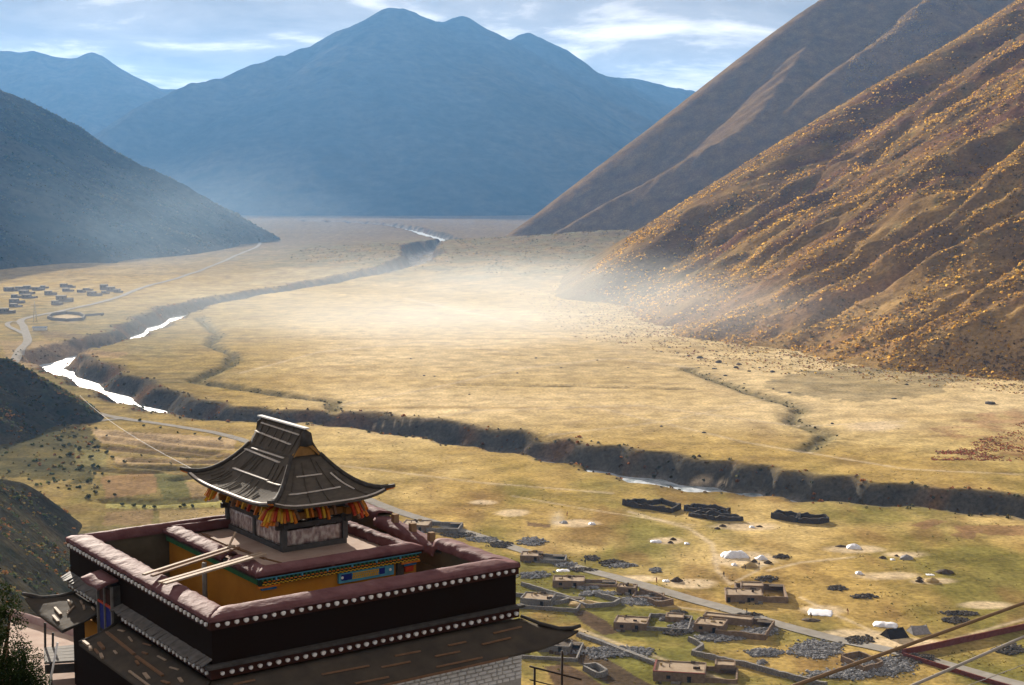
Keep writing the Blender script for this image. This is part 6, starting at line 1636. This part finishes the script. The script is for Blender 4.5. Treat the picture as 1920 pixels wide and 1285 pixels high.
for i, (px, py, s) in enumerate([(1218, 849, 2.0), (1856, 757, 3.2), (1348, 680, 2.6), (1380, 690, 1.8), (1385, 684, 1.6), (1340, 692, 1.6), (1312, 672, 2.4), (1405, 697, 1.4), (1448, 698, 1.8), (1425, 690, 1.2), (1290, 668, 1.4), (1330, 702, 1.0), (1360, 705, 1.2), (1310, 690, .9), (1270, 663, 1.2), (1255, 652, 1.2), (1240, 660, 1.0),
                                 (1676, 748, 1.4), (1700, 722, 1.2), (1560, 795, 1.0), (1480, 737, 1.2), (1395, 720, 1.0), (1450, 730, 1.0), (1240, 800, .9), (1320, 812, 1.0), (1052, 690, .9), (1005, 672, 1.0), (970, 700, .8), (1120, 676, .8), (1178, 690, .8), (870, 722, .9), (880, 740, .8), (795, 705, .9), (815, 706, .9), (770, 673, .9), (1590, 915, 1.0), (1845, 937, 1.8), (1858, 935, 1.4), (1700, 930, .9), (1480, 920, .9)]):
    o = bpy.data.objects.new('boulder', bmesh_l[i % 4]); COL.objects.link(o); o.location = tuple(G(px, py)); o.scale = (s * 1.2, s, s * 0.9); o.rotation_euler = (0, 0, i * 1.3)
    prop(o, one.get((px, py), 'dark boulder among others at the foot of the scrub slope' if px > 1225 and py < 760 else ('small dark boulder beside the far river rim' if py > 850 else 'small dark stone far out on the misty meadow')), 'boulder', 'boulders on the meadow')

# ---- cables sagging past the camera on the right, a thin line on the left
def cable(a, b, sag, r, mat, label, ext=1.5):
    a, b = np.array(a), np.array(b); a, b = a + (a - b) * ext, b + (b - a) * ext * 0.3; c = (a + b) / 2
    pts = [tuple(a + (b - a) * t - c - np.array([0, 0, sag * 4 * t * (1 - t)])) for t in [i / 24 for i in range(25)]]
    o = MB().tube(pts, r, 8).build('cable', mat); o.location = tuple(c); prop(o, label, 'cable')
cab = M('sheathed_cable', (0.20, 0.13, 0.075), (0.15, 0.095, 0.055), scale=0.2, rough=0.6)
cab2 = M('grey_cable', (0.34, 0.31, 0.28), (0.27, 0.245, 0.22), scale=0.2, rough=0.6)
cable(AT(2250, 1000, 26), AT(1330, 1335, 17), 0.10, 0.026, cab, 'thick brown cable slanting across the lower corner, upper of the cables')
cable(AT(2250, 1040, 26), AT(1560, 1345, 17), 0.08, 0.021, cab2, 'grey cable slanting across the lower corner, below the brown cable')
cable(AT(1990, 1215, 24), AT(1640, 1345, 16), 0.05, 0.006, cab2, 'thin grey wire in the lower corner, lowest of the cables')
cable(AT(150, 742, 620), AT(392, 895, 240), 2.0, 0.05, M('pale_wire', (0.6, 0.58, 0.55), (0.5, 0.48, 0.45), scale=1), 'thin pale wire crossing the terraced fields towards the pavilion', 0.0)

# ================================================================== AIR
def volume_mat(name, colour, density, aniso, field=None):
    m = bpy.data.materials.new(name); m.use_nodes = True
    nt = m.node_tree; nt.nodes.clear()
    o = nt.nodes.new('ShaderNodeOutputMaterial'); v = nt.nodes.new('ShaderNodeVolumePrincipled')
    v.inputs['Color'].default_value = (*colour, 1); v.inputs['Density'].default_value = density; v.inputs['Anisotropy'].default_value = aniso
    nt.links.new(v.outputs[0], o.inputs['Volume'])
    if field: field(nt, v, density)
    return m
def boxmesh(name, lo, hi):
    (x0, y0, z0), (x1, y1, z1) = lo, hi
    V = [(x, y, z) for z in (z0, z1) for y in (y0, y1) for x in (x0, x1)]
    me = bpy.data.meshes.new(name)
    me.from_pydata(V, [], [(0, 2, 3, 1), (4, 5, 7, 6), (0, 1, 5, 4), (2, 6, 7, 3), (0, 4, 6, 2), (1, 3, 7, 5)])
    return me
HAZE = 3.9e-5
hz = link('haze', boxmesh('haze', (-14500, -3000, -30), (14500, 14600, 1230)), volume_mat('haze_air', (0.20, 0.50, 1.0), HAZE, 0.3))
prop(hz, kind='stuff')
# mist lying on the meadow, lit by the low sun
def soft_ball(nt, v, density):
    N, L = nt.nodes, nt.links
    tcn = N.new('ShaderNodeTexCoord')
    ln = N.new('ShaderNodeVectorMath'); ln.operation = 'LENGTH'; L.new(tcn.outputs['Object'], ln.inputs[0])
    mr = N.new('ShaderNodeMapRange'); mr.interpolation_type = 'SMOOTHERSTEP'
    mr.inputs[1].default_value, mr.inputs[2].default_value, mr.inputs[3].default_value, mr.inputs[4].default_value = 1.0, 0.0, 0.0, 1.0
    L.new(ln.outputs['Value'], mr.inputs[0])
    nz = N.new('ShaderNodeTexNoise'); nz.inputs['Scale'].default_value = 2.2; nz.inputs['Detail'].default_value = 3; L.new(tcn.outputs['Object'], nz.inputs['Vector'])
    m1 = N.new('ShaderNodeMath'); m1.operation = 'MULTIPLY'; nr = N.new('ShaderNodeMapRange'); nr.inputs[1].default_value, nr.inputs[2].default_value, nr.inputs[3].default_value, nr.inputs[4].default_value = 0.33, 0.68, 0.12, 1.0
    L.new(nz.outputs[0], nr.inputs[0]); L.new(mr.outputs[0], m1.inputs[0]); L.new(nr.outputs[0], m1.inputs[1])
    m2 = N.new('ShaderNodeMath'); m2.operation = 'MULTIPLY'; L.new(m1.outputs[0], m2.inputs[0]); m2.inputs[1].default_value = density * 2
    L.new(m2.outputs[0], v.inputs['Density'])
def puff(name, loc, scale, density, colour, aniso=0.3):
    me = bpy.data.meshes.new(name); bm = bmesh.new(); bmesh.ops.create_icosphere(bm, subdivisions=3, radius=1.0); bm.to_mesh(me); bm.free()
    o = link(name, me, volume_mat(name + '_air', colour, density, aniso, soft_ball)); o.location = loc; o.scale = scale
    return prop(o, kind='stuff')
mp_ = U(960, 655)
puff('mist', (mp_[0], mp_[1], 30), (270, 260, 60), 0.0009, (0.95, 0.97, 1.0))
mp_ = U(790, 625)
puff('mist', (mp_[0], mp_[1], 25), (520, 460, 65), 0.0006, (0.85, 0.93, 1.0))
mp_ = U(330, 500)
puff('mist', (mp_[0], mp_[1], 60), (420, 500, 160), 0.0002, (0.6, 0.8, 1.0))
sm = U(1060, 998)
puff('smoke', (sm[0] - 3, sm[1], 4.5), (4.5, 2.5, 5.5), 0.05, (0.95, 0.95, 1.0))
